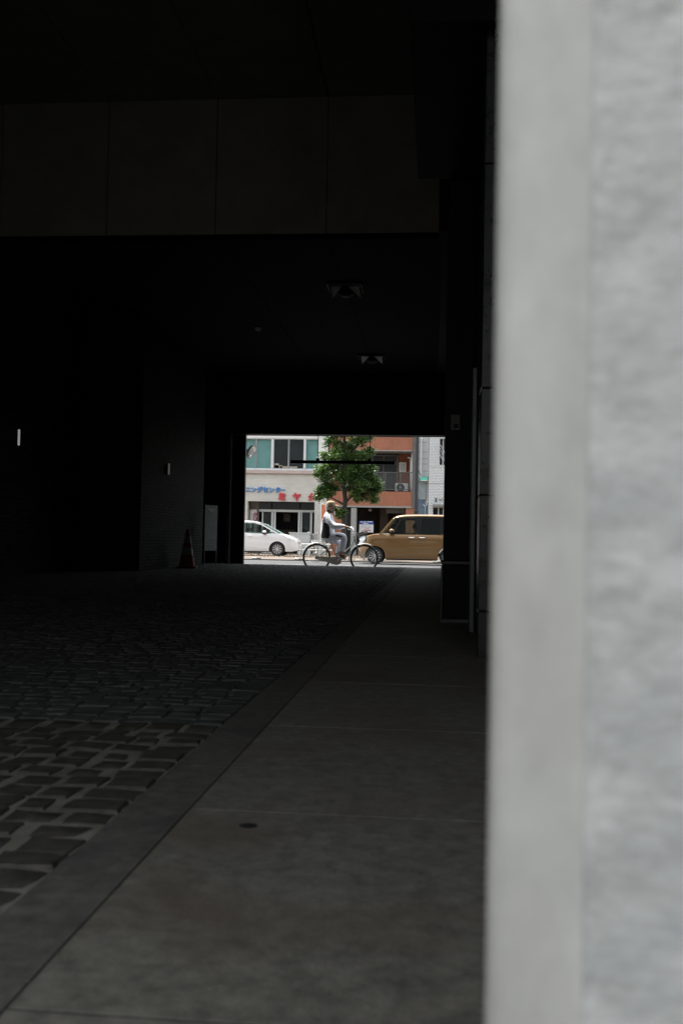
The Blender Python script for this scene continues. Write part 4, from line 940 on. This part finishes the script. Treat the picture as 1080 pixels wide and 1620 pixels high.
m_wp = mat('white_car_paint', (.8, .8, .8), .3, var=.02, coat=.9)
na = at(565.5, 880, 33.2)
KT = dict(w=.80, L=3.55, sill=.2, r=.285, xf=.575, xr=3.0, belt=1.045, spokes=11, chrome=True, wheelside=1,
    zt=[(0, .52), (.02, .60), (.07, .74), (.15, .86), (.27, .935), (.42, .985), (.6, 1.015), (.8, 1.03), (1.1, 1.04), (2.6, 1.05), (3.3, 1.05), (3.5, 1.0), (3.55, .85)],
    roof=[(.72, 1.03), (1.10, 1.50), (1.2, 1.585), (1.36, 1.645), (1.7, 1.68), (2.2, 1.69), (2.8, 1.685), (3.2, 1.66), (3.38, 1.58), (3.52, 1.05)], rcut=.76,
    pillars=[([(.70, 1.02), (.80, 1.04), (1.19, 1.53), (1.14, 1.55)], 'p'), ([(1.13, 1.04), (1.2, 1.04), (1.45, 1.53), (1.39, 1.55)], 'k'), ([(1.94, 1.04), (2.10, 1.04), (2.10, 1.6), (1.94, 1.6)], 'k'), ([(2.72, 1.04), (2.8, 1.04), (2.8, 1.6), (2.72, 1.6)], 'k'), ([(3.12, 1.04), (3.5, 1.04), (3.38, 1.56), (3.12, 1.62)], 'p'), ([(1.17, 1.5), (3.3, 1.56), (3.3, 1.62), (1.2, 1.57)], 'k')],
    panes=[([(.82, 1.045), (1.13, 1.045), (1.38, 1.53), (1.19, 1.52)], 'c'), ([(1.2, 1.045), (1.94, 1.045), (1.94, 1.56), (1.46, 1.54)], 'c'), ([(2.1, 1.045), (2.72, 1.045), (2.72, 1.57), (2.1, 1.57)], 'd'), ([(2.8, 1.045), (3.12, 1.045), (3.12, 1.57), (2.8, 1.57)], 'd')],
    doors=[(1.0, 1.96), (1.96, 2.82)], handles=[(1.78, .905), (2.13, .905)],
    headlight=[(.02, .70, .97), (.03, .86, .9), (.16, .93, .93), (.27, .90, 1.0), (.2, .76, 1.0), (.08, .68, 1.0)], mirror=(1.13, 1.13),
    nose=[(.01, 0, .42, 1.0, .16, 'grille'), (.0, 0, .62, .8, .06, 'upper_grille'), (-.02, 0, .5, .33, .16, 'number_plate')], seats=(1.68, 2.45))
car('passing_car', 'tall bronze-brown boxy car with chrome door handles, passing behind the bicycle', (na.x, 33.2+.8, ROAD), 1, KT, m_tan)
nb = at(472, 875, 42.6)
KW = dict(w=.84, L=3.78, sill=.2, r=.295, xf=.87, xr=3.3, belt=.975, spokes=10, wheelside=-1,
    zt=[(0, .47), (.015, .56), (.05, .65), (.12, .72), (.24, .80), (.4, .87), (.55, .92), (.77, .96), (1.1, .97), (2.4, 1.02), (3.3, 1.05), (3.7, 1.02), (3.78, .8)],
    roof=[(.80, .965), (1.27, 1.2), (1.62, 1.385), (1.96, 1.475), (2.44, 1.505), (2.9, 1.485), (3.3, 1.40), (3.5, 1.28), (3.72, 1.03)], rcut=.80,
    pillars=[([(.78, .95), (.92, .965), (1.62, 1.335), (1.55, 1.36)], 'p'), ([(1.14, .97), (1.2, .97), (1.42, 1.16), (1.37, 1.19)], 'k'), ([(2.19, .98), (2.27, .98), (2.27, 1.42), (2.19, 1.42)], 'k'), ([(3.05, .98), (3.72, .98), (3.5, 1.26), (3.2, 1.4), (3.0, 1.4)], 'p'), ([(1.5, 1.31), (1.9, 1.405), (3.2, 1.39), (3.2, 1.45), (1.9, 1.46), (1.5, 1.36)], 'p')],
    panes=[([(.95, .972), (1.14, .972), (1.37, 1.19), (1.33, 1.18)], 'c'), ([(1.2, .972), (2.19, .985), (2.19, 1.42), (1.9, 1.41), (1.5, 1.23)], 'c'), ([(2.27, .985), (3.05, 1.0), (3.0, 1.4), (2.27, 1.42)], 'c')],
    doors=[(1.22, 2.22), (2.22, 2.98)], handles=[(2.05, .86), (2.85, .88)],
    headlight=[(.10, .66, .96), (.16, .76, .90), (.55, .90, .93), (.6, .87, 1.0), (.35, .74, 1.0), (.2, .67, 1.0)], mirror=(1.42, 1.03),
    nose=[(.05, 0, .5, .9, .1, 'grille'), (.035, 0, .32, .9, .14, 'lower_grille'), (-.01, 0, .4, .33, .14, 'number_plate')], seats=(1.95, 2.75))
car('parked_car', 'small white hatchback facing right before the shop, its tail behind the jamb', (nb.x, 42.2+.84, ROAD+.05), -1, KW, m_wp)
for px_, pz_ in ():
    pass

# ------------------------------------------------------------------ people
m_skin = mat('skin', (.32, .16, .1), .55, var=.08, scale=20)
m_skin2 = mat('skin_tanned', (.34, .17, .11), .55, var=.1, scale=20)
m_hair = mat('grey_hair', (.32, .31, .3), .8, var=.3, scale=60)
m_black = mat('black_hair', (.015, .012, .01), .6)
m_jack = mat('pale_blue_jacket', (.78, .81, .87), .8, var=.08, scale=10, bump=.01, bscale=14)
m_jblack = mat('black_jacket_panel', (.02, .021, .024), .8, var=.2, scale=10)
m_pant = mat('pale_grey_trousers', (.68, .71, .78), .8, var=.08, scale=10, bump=.008, bscale=12)
m_cap = mat('beige_cap', (.50, .40, .25), .8, var=.08, scale=12)
m_shoe = mat('brown_shoe', (.3, .12, .06), .6, var=.2)
m_shirt = mat('dark_shirt', (.03, .03, .035), .8)

# ------------------------------------------------------------------ bicycle and rider, side plane y = YB2
YB2 = 24.2
rh = at(500.7, 885.6, YB2)                # rear hub
GX = rh.x; KS = 439.
def Z(u, v, dy=0.):                       # reading of the enlarged photograph -> metres in the bicycle's plane
    return (GX+(u-275)/KS, YB2+dy, ROAD+(931-v)/KS)
def hand_fingers(pts, ed, wrist, palm, dirx, down, s=1.):
    """palm and five fingers closed round a handlebar grip; grows from vertex index wrist"""
    wv = Vector(pts[wrist][:3]); pv = Vector(palm); f = (pv-wv).normalized(); side = Vector((0, 1, 0))*s
    pi = chain(pts, ed, [(*((wv+pv)/2), .026, .034), (*pv, .022, .036)], wrist)[-1]
    for k, (off, ln) in enumerate(((-.03, .085), (-.01, .095), (.01, .09), (.03, .07))):
        b = pv+side*off; chain(pts, ed, [(*(b+f*.025), .0095), (*(b+f*(ln*.55)+Vector(down)*.012), .009), (*(b+f*(ln*.55)+Vector(down)*.042), .0085), (*(b+f*(ln*.25)+Vector(down)*.05), .0075)], pi)
    t = wv+(pv-wv)*.45-side*.03; chain(pts, ed, [(*(t+f*.02+Vector(down)*.01), .011), (*(t+f*.05+Vector(down)*.03), .009), (*(t+f*.07+Vector(down)*.035), .008)], pi)
Rp = empty('person', (Z(400, 0)[0], YB2, ROAD), 'cyclist in beige cap, pale blue jacket with black side panel and pale trousers', 'person')
pts = []; ed = []
pel = chain(pts, ed, [(*Z(392, 560), .135, .12), (*Z(385, 500), .12, .13), (*Z(383, 420), .125, .14), (*Z(385, 345), .12, .15), (*Z(392, 305), .075, .085), (*Z(400, 280), .052), (*Z(408, 258), .062), (*Z(415, 232), .088, .078), (*Z(414, 205), .085, .075), (*Z(412, 190), .06, .055)])
chin = chain(pts, ed, [(*Z(440, 262), .045, .038), (*Z(449, 266), .026)], pel[6])
face = chain(pts, ed, [(*Z(450, 240), .045, .045), (*Z(461, 243), .014)], pel[7])
for s_ in (-1, 1):
    sh = chain(pts, ed, [(*Z(384, 330, s_*.17), .06), (*Z(405, 378, s_*.21), .046), (*Z(436, 430, s_*.23), .042), (*Z(500, 438, s_*.25), .038), (*Z(566, 440, s_*.26), .027)], pel[3])
    hand_fingers(pts, ed, sh[-1], Z(592, 443, s_*.27), 1, (0, 0, -1), 1 if s_ < 0 else -1)
    if s_ < 0: leg = [(*Z(400, 565, -.09), .09), (*Z(480, 548, -.1), .08), (*Z(572, 545, -.11), .062), (*Z(562, 610, -.11), .055), (*Z(548, 680, -.11), .045), (*Z(532, 738, -.11), .036)]
    else: leg = [(*Z(400, 572, .09), .09), (*Z(470, 590, .1), .08), (*Z(535, 628, .11), .062), (*Z(515, 690, .11), .055), (*Z(495, 750, .11), .045), (*Z(477, 806, .11), .036)]
    lg = chain(pts, ed, leg, pel[0]); x, y, z = leg[-1][:3]
    tl = (.05, -.035) if s_ < 0 else (.05, -.02)
    chain(pts, ed, [(x+.01, y, z-.04, .034), (x+.08, y, z-.055, .032, .036), (x+.14, y, z-.062, .022, .034)], lg[-1])
skin('body', pts, ed, m_skin2, Rp, sub=2)
# clothes
pts = []; ed = []
j = chain(pts, ed, [(*Z(396, 600), .19, .19), (*Z(392, 560), .195, .19), (*Z(388, 500), .188, .185), (*Z(387, 420), .18, .19), (*Z(386, 350), .16, .185), (*Z(394, 312), .09, .11), (*Z(401, 288), .068, .07)])
for s_ in (-1, 1): chain(pts, ed, [(*Z(386, 338, s_*.17), .085), (*Z(405, 380, s_*.215), .078), (*Z(436, 432, s_*.235), .088), (*Z(470, 445, s_*.243), .08), (*Z(500, 444, s_*.25), .076), (*Z(545, 443, s_*.258), .062), (*Z(568, 441, s_*.26), .05)], j[4])
def paint_panel(me):
    o0 = Z(0, 0)
    for p in me.polygons:
        c = p.center; u = (c.x-GX)*KS+275; v = 931-(c.z-ROAD)*KS
        lim0 = 350-(v-405)*.22; lim1 = 418 if v > 430 else 378+(v-405)*1.6
        if 408 < v < 572 and lim0 < u < lim1 and abs(c.y-YB2) > .06: p.material_index = 1
        if 478 < u < 490 and v > 470: p.material_index = 1
skin('jacket', pts, ed, [m_jack, m_jblack], Rp, sub=4, tweak=paint_panel)
pts = []; ed = []
p_ = chain(pts, ed, [(*Z(394, 575), .15, .15), (*Z(392, 545), .13, .13)])
for s_ in (-1, 1):
    if s_ < 0: leg = [(*Z(415, 572, -.09), .12), (*Z(480, 552, -.1), .11), (*Z(545, 545, -.11), .1), (*Z(574, 556, -.11), .09), (*Z(566, 610, -.11), .09), (*Z(552, 670, -.11), .085), (*Z(541, 712, -.11), .08)]
    else: leg = [(*Z(410, 580, .09), .12), (*Z(470, 592, .1), .105), (*Z(528, 622, .11), .085), (*Z(516, 680, .11), .083), (*Z(500, 735, .11), .078), (*Z(490, 768, .11), .072)]
    chain(pts, ed, leg, p_[0])
skin('trousers', pts, ed, m_pant, Rp, sub=2)
# a black belt-bag strip between jacket and thigh
q = MB(); q.tube([Z(482, 535, -.2), Z(515, 545, -.205), Z(552, 556, -.2)], [.02, .022, .012], n=8); q.build('hem_cord', m_jblack, Rp, smooth=60)
for s_, (u, v) in ((-1, (545, 748)), (1, (490, 818))):
    pts = []; ed = []; x, y, z = Z(u, v, s_*.11)
    chain(pts, ed, [(x-.06, y, z+.03, .042, .04), (x-.03, y, z, .045, .042), (x+.04, y, z-.012, .038, .045), (x+.10, y, z-.022, .028, .042)]); skin('shoe', pts, ed, m_shoe, Rp, sub=2)
x, y, z = Z(416, 205)
q = MB(); vs = []; n_ = 20
pr_ = [(1.0, -.04), (1.02, 0), (.99, .03), (.86, .056), (.6, .074), (.3, .083), (.02, .085)]
for k, h in pr_:
    for i in range(n_): a = 2*math.pi*i/n_; vs.append((x-.004+.108*k*math.cos(a), y+.092*k*math.sin(a), z+h+(.014*math.cos(a) if h < .04 else 0)))
q.add(vs, [(i*n_+k, i*n_+(k+1) % n_, (i+1)*n_+(k+1) % n_, (i+1)*n_+k) for i in range(len(pr_)-1) for k in range(n_)])
q.build('cap', m_cap, Rp, smooth=60)
q = MB(); vs = []
for t in (0, 1):
    for i in range(9):
        a = rad(-66+i*132/8); vs.append((x-.004+.104*math.cos(a), y+.092*math.sin(a), z-.006-.02*math.sin(a)**2-.009*t))
    for i in range(9):
        a = rad(-66+i*132/8); vs.append((x-.004+.104*math.cos(a)+.092*math.cos(a*.6), y+.08*math.sin(a), z-.026-.034*math.sin(a)**2-.009*t))
fs = [(i, i+1, i+10, i+9) for i in range(8)]+[(18+i, 18+i+1, 18+i+10, 18+i+9) for i in range(8)]+[(9+i, 10+i, 28+i, 27+i) for i in range(8)]+[(0, 9, 27, 18), (8, 17, 35, 26)]
q.add(vs, fs); q.build('cap_brim', m_cap, Rp, smooth=60)
q = MB(); x, y, z = Z(398, 236); q.ball((x, y, z), .075, .088, .07, n=16); q.ball(Z(392, 252), .05, .07, .045, n=12); q.build('hair', m_hair, Rp, smooth=60)
for s_ in (-1, 1):
    q = MB(); q.ball(Z(414, 243, s_*.084), .02, .01, .032); q.build('ear', m_skin2, Rp, smooth=60)
    q = MB(); x, y, z = Z(447, 231, s_*.032); q.ball((x, y, z), .012); q.build('eye', m_plaster, Rp, smooth=60)
    q = MB(); q.tube([Z(455, 231, s_*.032+.02*math.cos(t)) if 0 else (Z(453, 231)[0], YB2+s_*.034+.02*math.cos(t), Z(0, 232)[2]+.016*math.sin(t)) for t in [2*math.pi*i/12 for i in range(12)]], .0022, n=5, closed=True); q.tube([(Z(453, 231)[0], YB2+s_*.053, Z(0, 232)[2]), Z(414, 234, s_*.088)], .0022, n=5); q.build('glasses', m_alu, Rp)
q = MB(); q.tube([(Z(450, 0)[0]+.004, YB2-.02, Z(0, 262)[2]), (Z(450, 0)[0]+.008, YB2, Z(0, 262)[2]-.001), (Z(450, 0)[0]+.004, YB2+.02, Z(0, 262)[2])], .004, n=6); q.build('mouth', mat('lips', (.2, .07, .06), .6), Rp)
q = MB(); vs = []
for i in range(7):
    for k in range(5): a = rad(-60+k*30); vs.append((Z(452, 0)[0]+.05*math.cos(a)-.02, YB2+.06*math.sin(a), Z(0, 280+i*6)[2]))
q.add(vs, [(i*5+k, i*5+k+1, (i+1)*5+k+1, (i+1)*5+k) for i in range(6) for k in range(4)]); q.add([(a-.004, b, c) for a, b, c in vs], [(i*5+k, i*5+k+1, (i+1)*5+k+1, (i+1)*5+k) for i in range(6) for k in range(4)])
o = q.build('face_mask', m_plaster, Rp, smooth=60); o['label'] = 'white mask pulled down below the chin'
q = MB(); q.tube([Z(380, 268), Z(392, 276), Z(408, 290), Z(424, 304)], [.042, .056, .058, .03], n=12); q.build('collar', m_shirt, Rp, smooth=60)

BK = empty('bicycle', (Z(505, 0)[0], YB2, ROAD), 'silver city bicycle with front basket and rear rack, ridden across the exit', 'bicycle')
m_frame = mat('silver_green_frame', (.3, .33, .3), .4, metal=.5, var=.1)
m_fend = mat('silver_fender', (.42, .43, .41), .35, metal=.5, var=.08)
m_case = mat('grey_chain_case', (.42, .39, .34), .5, metal=.2, var=.1)
def wheel(u, v, gear=False):
    c = Z(u, v); R_ = .345; q = MB(); q.tube([(c[0]+(R_-.018)*math.cos(t), c[1], c[2]+(R_-.018)*math.sin(t)) for t in [2*math.pi*i/56 for i in range(56)]], .018, n=10, closed=True); w_ = q.build('wheel', m_tyre, BK, smooth=60)
    q = MB(); q.tube([(c[0]+(R_-.042)*math.cos(t), c[1], c[2]+(R_-.042)*math.sin(t)) for t in [2*math.pi*i/48 for i in range(48)]], .010, n=6, closed=True); q.build('rim', m_dullsteel, w_, smooth=60)
    q = MB()
    for i in range(28):
        a = 2*math.pi*i/28; sg = (-1)**i; a2 = a+(.5 if i % 4 < 2 else -.5); q.tube([(c[0]+.02*math.cos(a2), c[1]+sg*.028, c[2]+.02*math.sin(a2)), (c[0]+(R_-.045)*math.cos(a), c[1], c[2]+(R_-.045)*math.sin(a))], .0016, n=4)
    q.build('spokes', m_fend, w_)
    q = MB(); q.lathe([(.012, -.055), (.02, -.04), (.022, 0), (.02, .04), (.012, .055)], c, 'y', n=14); q.build('hub', m_fend, w_, smooth=40)
    return c
rc = wheel(275, 780); fc = wheel(785, 781)
def arc(c, R_, a0, a1, n=20): return [(c[0]+R_*math.cos(rad(a0+(a1-a0)*i/n)), c[1], c[2]+R_*math.sin(rad(a0+(a1-a0)*i/n))) for i in range(n+1)]
def fender(c, a0, a1):
    q = MB(); P_ = arc(c, .372, a0, a1, 24); vs = []
    for p in P_:
        d = Vector((p[0]-c[0], 0, p[2]-c[2])).normalized()
        for dy, dr in ((-.028, -.016), (-.02, -.002), (0, .005), (.02, -.002), (.028, -.016), (.02, -.006), (0, .001), (-.02, -.006)): vs.append((p[0]+d.x*dr, p[1]+dy, p[2]+d.z*dr))
    n_ = len(P_); q.add(vs, [(i*8+k, i*8+(k+1) % 8, (i+1)*8+(k+1) % 8, (i+1)*8+k) for i in range(n_-1) for k in range(8)]+[tuple(range(8)), tuple((n_-1)*8+k for k in range(8))]); return q.build('fender', m_fend, BK, smooth=50)
fender(rc, 178, 30); fender(fc, 195, 62)
q = MB(); bb = Z(505, 805); st = Z(432, 640); hl, hu = Z(703, 640), Z(676, 562)
q.tube([bb, Z(470, 720), st, Z(415, 590)], .016, n=10)
q.tube([hl, Z(660, 690), Z(600, 752), Z(545, 795), bb], .018, n=10); q.tube([hu, Z(668, 605), Z(630, 665), Z(575, 715), Z(478, 735)], .014, n=10); q.tube([Z(672, 548), Z(706, 648)], .019, n=10)
for sg in (-1, 1): q.tube([(bb[0], YB2+sg*.03, bb[2]), (rc[0], YB2+sg*.055, rc[2])], .009, n=8); q.tube([Z(440, 655, sg*.012), (rc[0], YB2+sg*.055, rc[2])], .008, n=8)
q.build('frame', m_frame, BK, smooth=50)
q = MB()
for sg in (-1, 1): q.tube([Z(706, 648, sg*.01), Z(716, 672, sg*.045), Z(738, 722, sg*.05), Z(765, 765, sg*.05), (fc[0], YB2+sg*.05, fc[2])], [.014, .013, .012, .01, .009], n=8)
q.build('fork', m_fend, BK, smooth=50)
q = MB(); q.tube([Z(672, 550), Z(657, 495)], .012); q.tube([Z(595, 452, -.27), Z(625, 448, -.26), Z(655, 462, -.2), Z(662, 492, -.06), Z(657, 496), Z(662, 492, .06), Z(655, 462, .2), Z(625, 448, .26), Z(595, 452, .27)], .011, n=8); hb = q.build('handlebar', m_chrome, BK, smooth=60)
for sg in (-1, 1):
    q = MB(); q.tube([Z(582, 453, sg*.272), Z(618, 449, sg*.262)], .016, n=10); q.build('grip', m_trim, hb, smooth=60)
    q = MB(); q.tube([Z(640, 455, sg*.25), Z(622, 470, sg*.26), Z(604, 474, sg*.265)], .006, n=6); q.build('brake_lever', m_chrome, hb)
    q = MB(); q.tube([Z(640, 455, sg*.2), Z(664, 440, sg*.15), Z(668, 490, sg*.06), Z(690, 560, sg*.03), Z(712, 650, sg*.02)], .003, n=5); q.build('cable', m_fend, hb)
q = MB(); x, y, z = Z(392, 588); q.ball((x, y, z), .11, .085, .035); q.ball((x+.1, y, z-.004), .09, .04, .026); q.build('saddle', m_trim, BK, smooth=60)
# basket: wires over its four tapering sides
bt = [Z(700, 516), Z(808, 484)]; bb_ = [Z(737, 606), Z(800, 608)]
q = MB(); n_ = 9; W1, W2 = .17, .12
def bp(u, t, sg): a = Vector(Z(700+(808-700)*u, 516+(484-516)*u, sg*W1)); b = Vector(Z(737+(800-737)*u, 606+2*u, sg*W2)); return a+(b-a)*t
for sg in (-1, 1):
    for i in range(n_+1): q.tube([bp(i/n_, 0, sg), bp(i/n_, 1, sg)], .0022, n=4)
    for k in range(6): q.tube([bp(0, k/5, sg), bp(1, k/5, sg)], .0022, n=4)
for u in (0, 1):
    for i in range(n_+1):
        a, b = bp(u, 0, -1), bp(u, 0, 1); c, d = bp(u, 1, -1), bp(u, 1, 1); t = i/n_; q.tube([a+(b-a)*t, c+(d-c)*t], .0022, n=4)
    for k in range(6): q.tube([bp(u, k/5, -1), bp(u, k/5, 1)], .0022, n=4)
for i in range(n_+1): q.tube([bp(i/n_, 1, -1), bp(i/n_, 1, 1)], .0022, n=4)
q.tube([bp(0, 0, -1), bp(1, 0, -1), bp(1, 0, 1), bp(0, 0, 1)], .006, n=6, closed=True)
q.build('basket', m_dullsteel, BK)
q = MB(); q.tube([Z(712, 640), Z(760, 612)], .008); q.tube([Z(735, 606, -.08), Z(775, 700, -.06), (fc[0], YB2-.06, fc[2])], .004, n=5); q.tube([Z(735, 606, .08), Z(775, 700, .06), (fc[0], YB2+.06, fc[2])], .004, n=5); q.build('basket_stay', m_fend, BK)
q = MB(); q.ball(Z(748, 640, 0), .026, .024, .024); q.build('headlamp', m_lamp, BK, smooth=60)
q = MB()
for sg in (-1, 1): q.tube([Z(240, 608, sg*.06), Z(330, 604, sg*.06), Z(430, 612, sg*.04), Z(440, 640, sg*.015)], .006, n=6); q.tube([Z(300, 605, sg*.06), (rc[0], YB2+sg*.06, rc[2])], .005, n=5); q.tube([Z(380, 608, sg*.055), (rc[0], YB2+sg*.06, rc[2])], .005, n=5)
for u in (240, 275, 310, 345, 380): q.tube([Z(u, 607, -.06), Z(u, 607, .06)], .005, n=5)
q.tube([Z(240, 608, -.03), Z(232, 590, -.02), Z(250, 588, 0)], .006, n=5)
q.build('rear_rack', m_fend, BK)
q = MB(); q.prism([(Z(u, v)[0], Z(u, v)[2]) for u, v in ((262, 768), (262, 796), (400, 830), (470, 852), (500, 855), (530, 842), (542, 812), (532, 785), (505, 768), (440, 772), (340, 768))], YB2-.062, YB2-.042); q.build('chain_case', m_case, BK)
q = MB(); q.lathe([(.088, -.066), (.088, -.07), (.06, -.074), (.015, -.076)], (bb[0], YB2, bb[2]), 'y', n=28); q.build('chain_ring_cover', m_case, BK, smooth=40)
for sg, (u, v) in ((-1, (556, 770)), (1, (455, 845))):
    q = MB(); q.tube([(bb[0], YB2+sg*.085, bb[2]), Z(u, v, sg*.09)], .01, n=8); cr_ = q.build('crank', m_chrome, BK, smooth=50)
    x, y, z = Z(u, v, sg*.13); q = MB(); q.bbox(x-.045, x+.045, y-.04, y+.04, z-.012, z+.012, r=.006); q.build('pedal', m_trim, cr_)
q = MB(); q.tube([(rc[0]+.02, YB2-.06, rc[2]-.01), Z(340, 800, -.09), Z(440, 818, -.08)], .008, n=6); q.build('kickstand', m_fend, BK)
q = MB(); q.tube(arc(rc, .13, 0, 300, 14)[:15], .004, n=5); q.build('wheel_lock', m_fend, BK)
# rear sprocket wing nuts
b2 = copy_thing(BK, (at(495, 870, 47.2).x, 47.0, ZP), rad(-78), 'parked bicycle with a dark basket beside the pale box, partly behind the rider')
b2['category'] = 'bicycle'

# driver of the brown car
dx = na.x+1.86; dy_ = 34.0+.34; z0 = ROAD
Dp = empty('person', (dx, dy_, ROAD+.45), 'dark-haired driver seen as a silhouette through the brown car window', 'person')
pts = []; ed = []
c = chain(pts, ed, [(dx, dy_, z0+.68, .14, .13), (dx+.03, dy_, z0+.85, .13, .14), (dx+.04, dy_, z0+1.03, .11, .15), (dx+.03, dy_, z0+1.11, .055), (dx+.01, dy_, z0+1.19, .07), (dx, dy_, z0+1.28, .09, .078), (dx, dy_, z0+1.35, .06, .055)])
chain(pts, ed, [(dx-.07, dy_, z0+1.25, .035), (dx-.1, dy_, z0+1.255, .014)], c[5])
for sg in (-1, 1):
    a = chain(pts, ed, [(dx+.02, dy_+sg*.18, z0+1.02, .06), (dx-.08, dy_+sg*.22, z0+.86, .045), (dx-.3, dy_+sg*.17, z0+.95, .032), (dx-.42, dy_+sg*.15, z0+1.02, .028)], c[2])
    for k in range(4): chain(pts, ed, [(dx-.455, dy_+sg*.15+(k-1.5)*.02, z0+1.05-.005*k, .009), (dx-.48, dy_+sg*.15+(k-1.5)*.02, z0+1.03-.005*k, .008)], a[-1])
    chain(pts, ed, [(dx-.44, dy_+sg*.11, z0+1.05, .01), (dx-.455, dy_+sg*.1, z0+1.07, .008)], a[-1])
    chain(pts, ed, [(dx-.15, dy_+sg*.1, z0+.66, .09), (dx-.42, dy_+sg*.12, z0+.68, .065), (dx-.6, dy_+sg*.12, z0+.45, .045), (dx-.68, dy_+sg*.12, z0+.42, .035)], c[0])
skin('body', pts, ed, m_skin, Dp, sub=2)
pts = []; ed = []
c = chain(pts, ed, [(dx, dy_, z0+.66, .16, .16), (dx+.03, dy_, z0+.85, .15, .165), (dx+.04, dy_, z0+1.03, .13, .17), (dx+.03, dy_, z0+1.09, .07)])
for sg in (-1, 1): chain(pts, ed, [(dx+.02, dy_+sg*.18, z0+1.02, .075), (dx-.08, dy_+sg*.22, z0+.86, .06), (dx-.28, dy_+sg*.17, z0+.94, .045)], c[2])
skin('shirt', pts, ed, m_shirt, Dp, sub=2)
q = MB(); q.ball((dx+.02, dy_, z0+1.315), .1, .09, .088, n=16); q.build('hair', m_black, Dp, smooth=60)
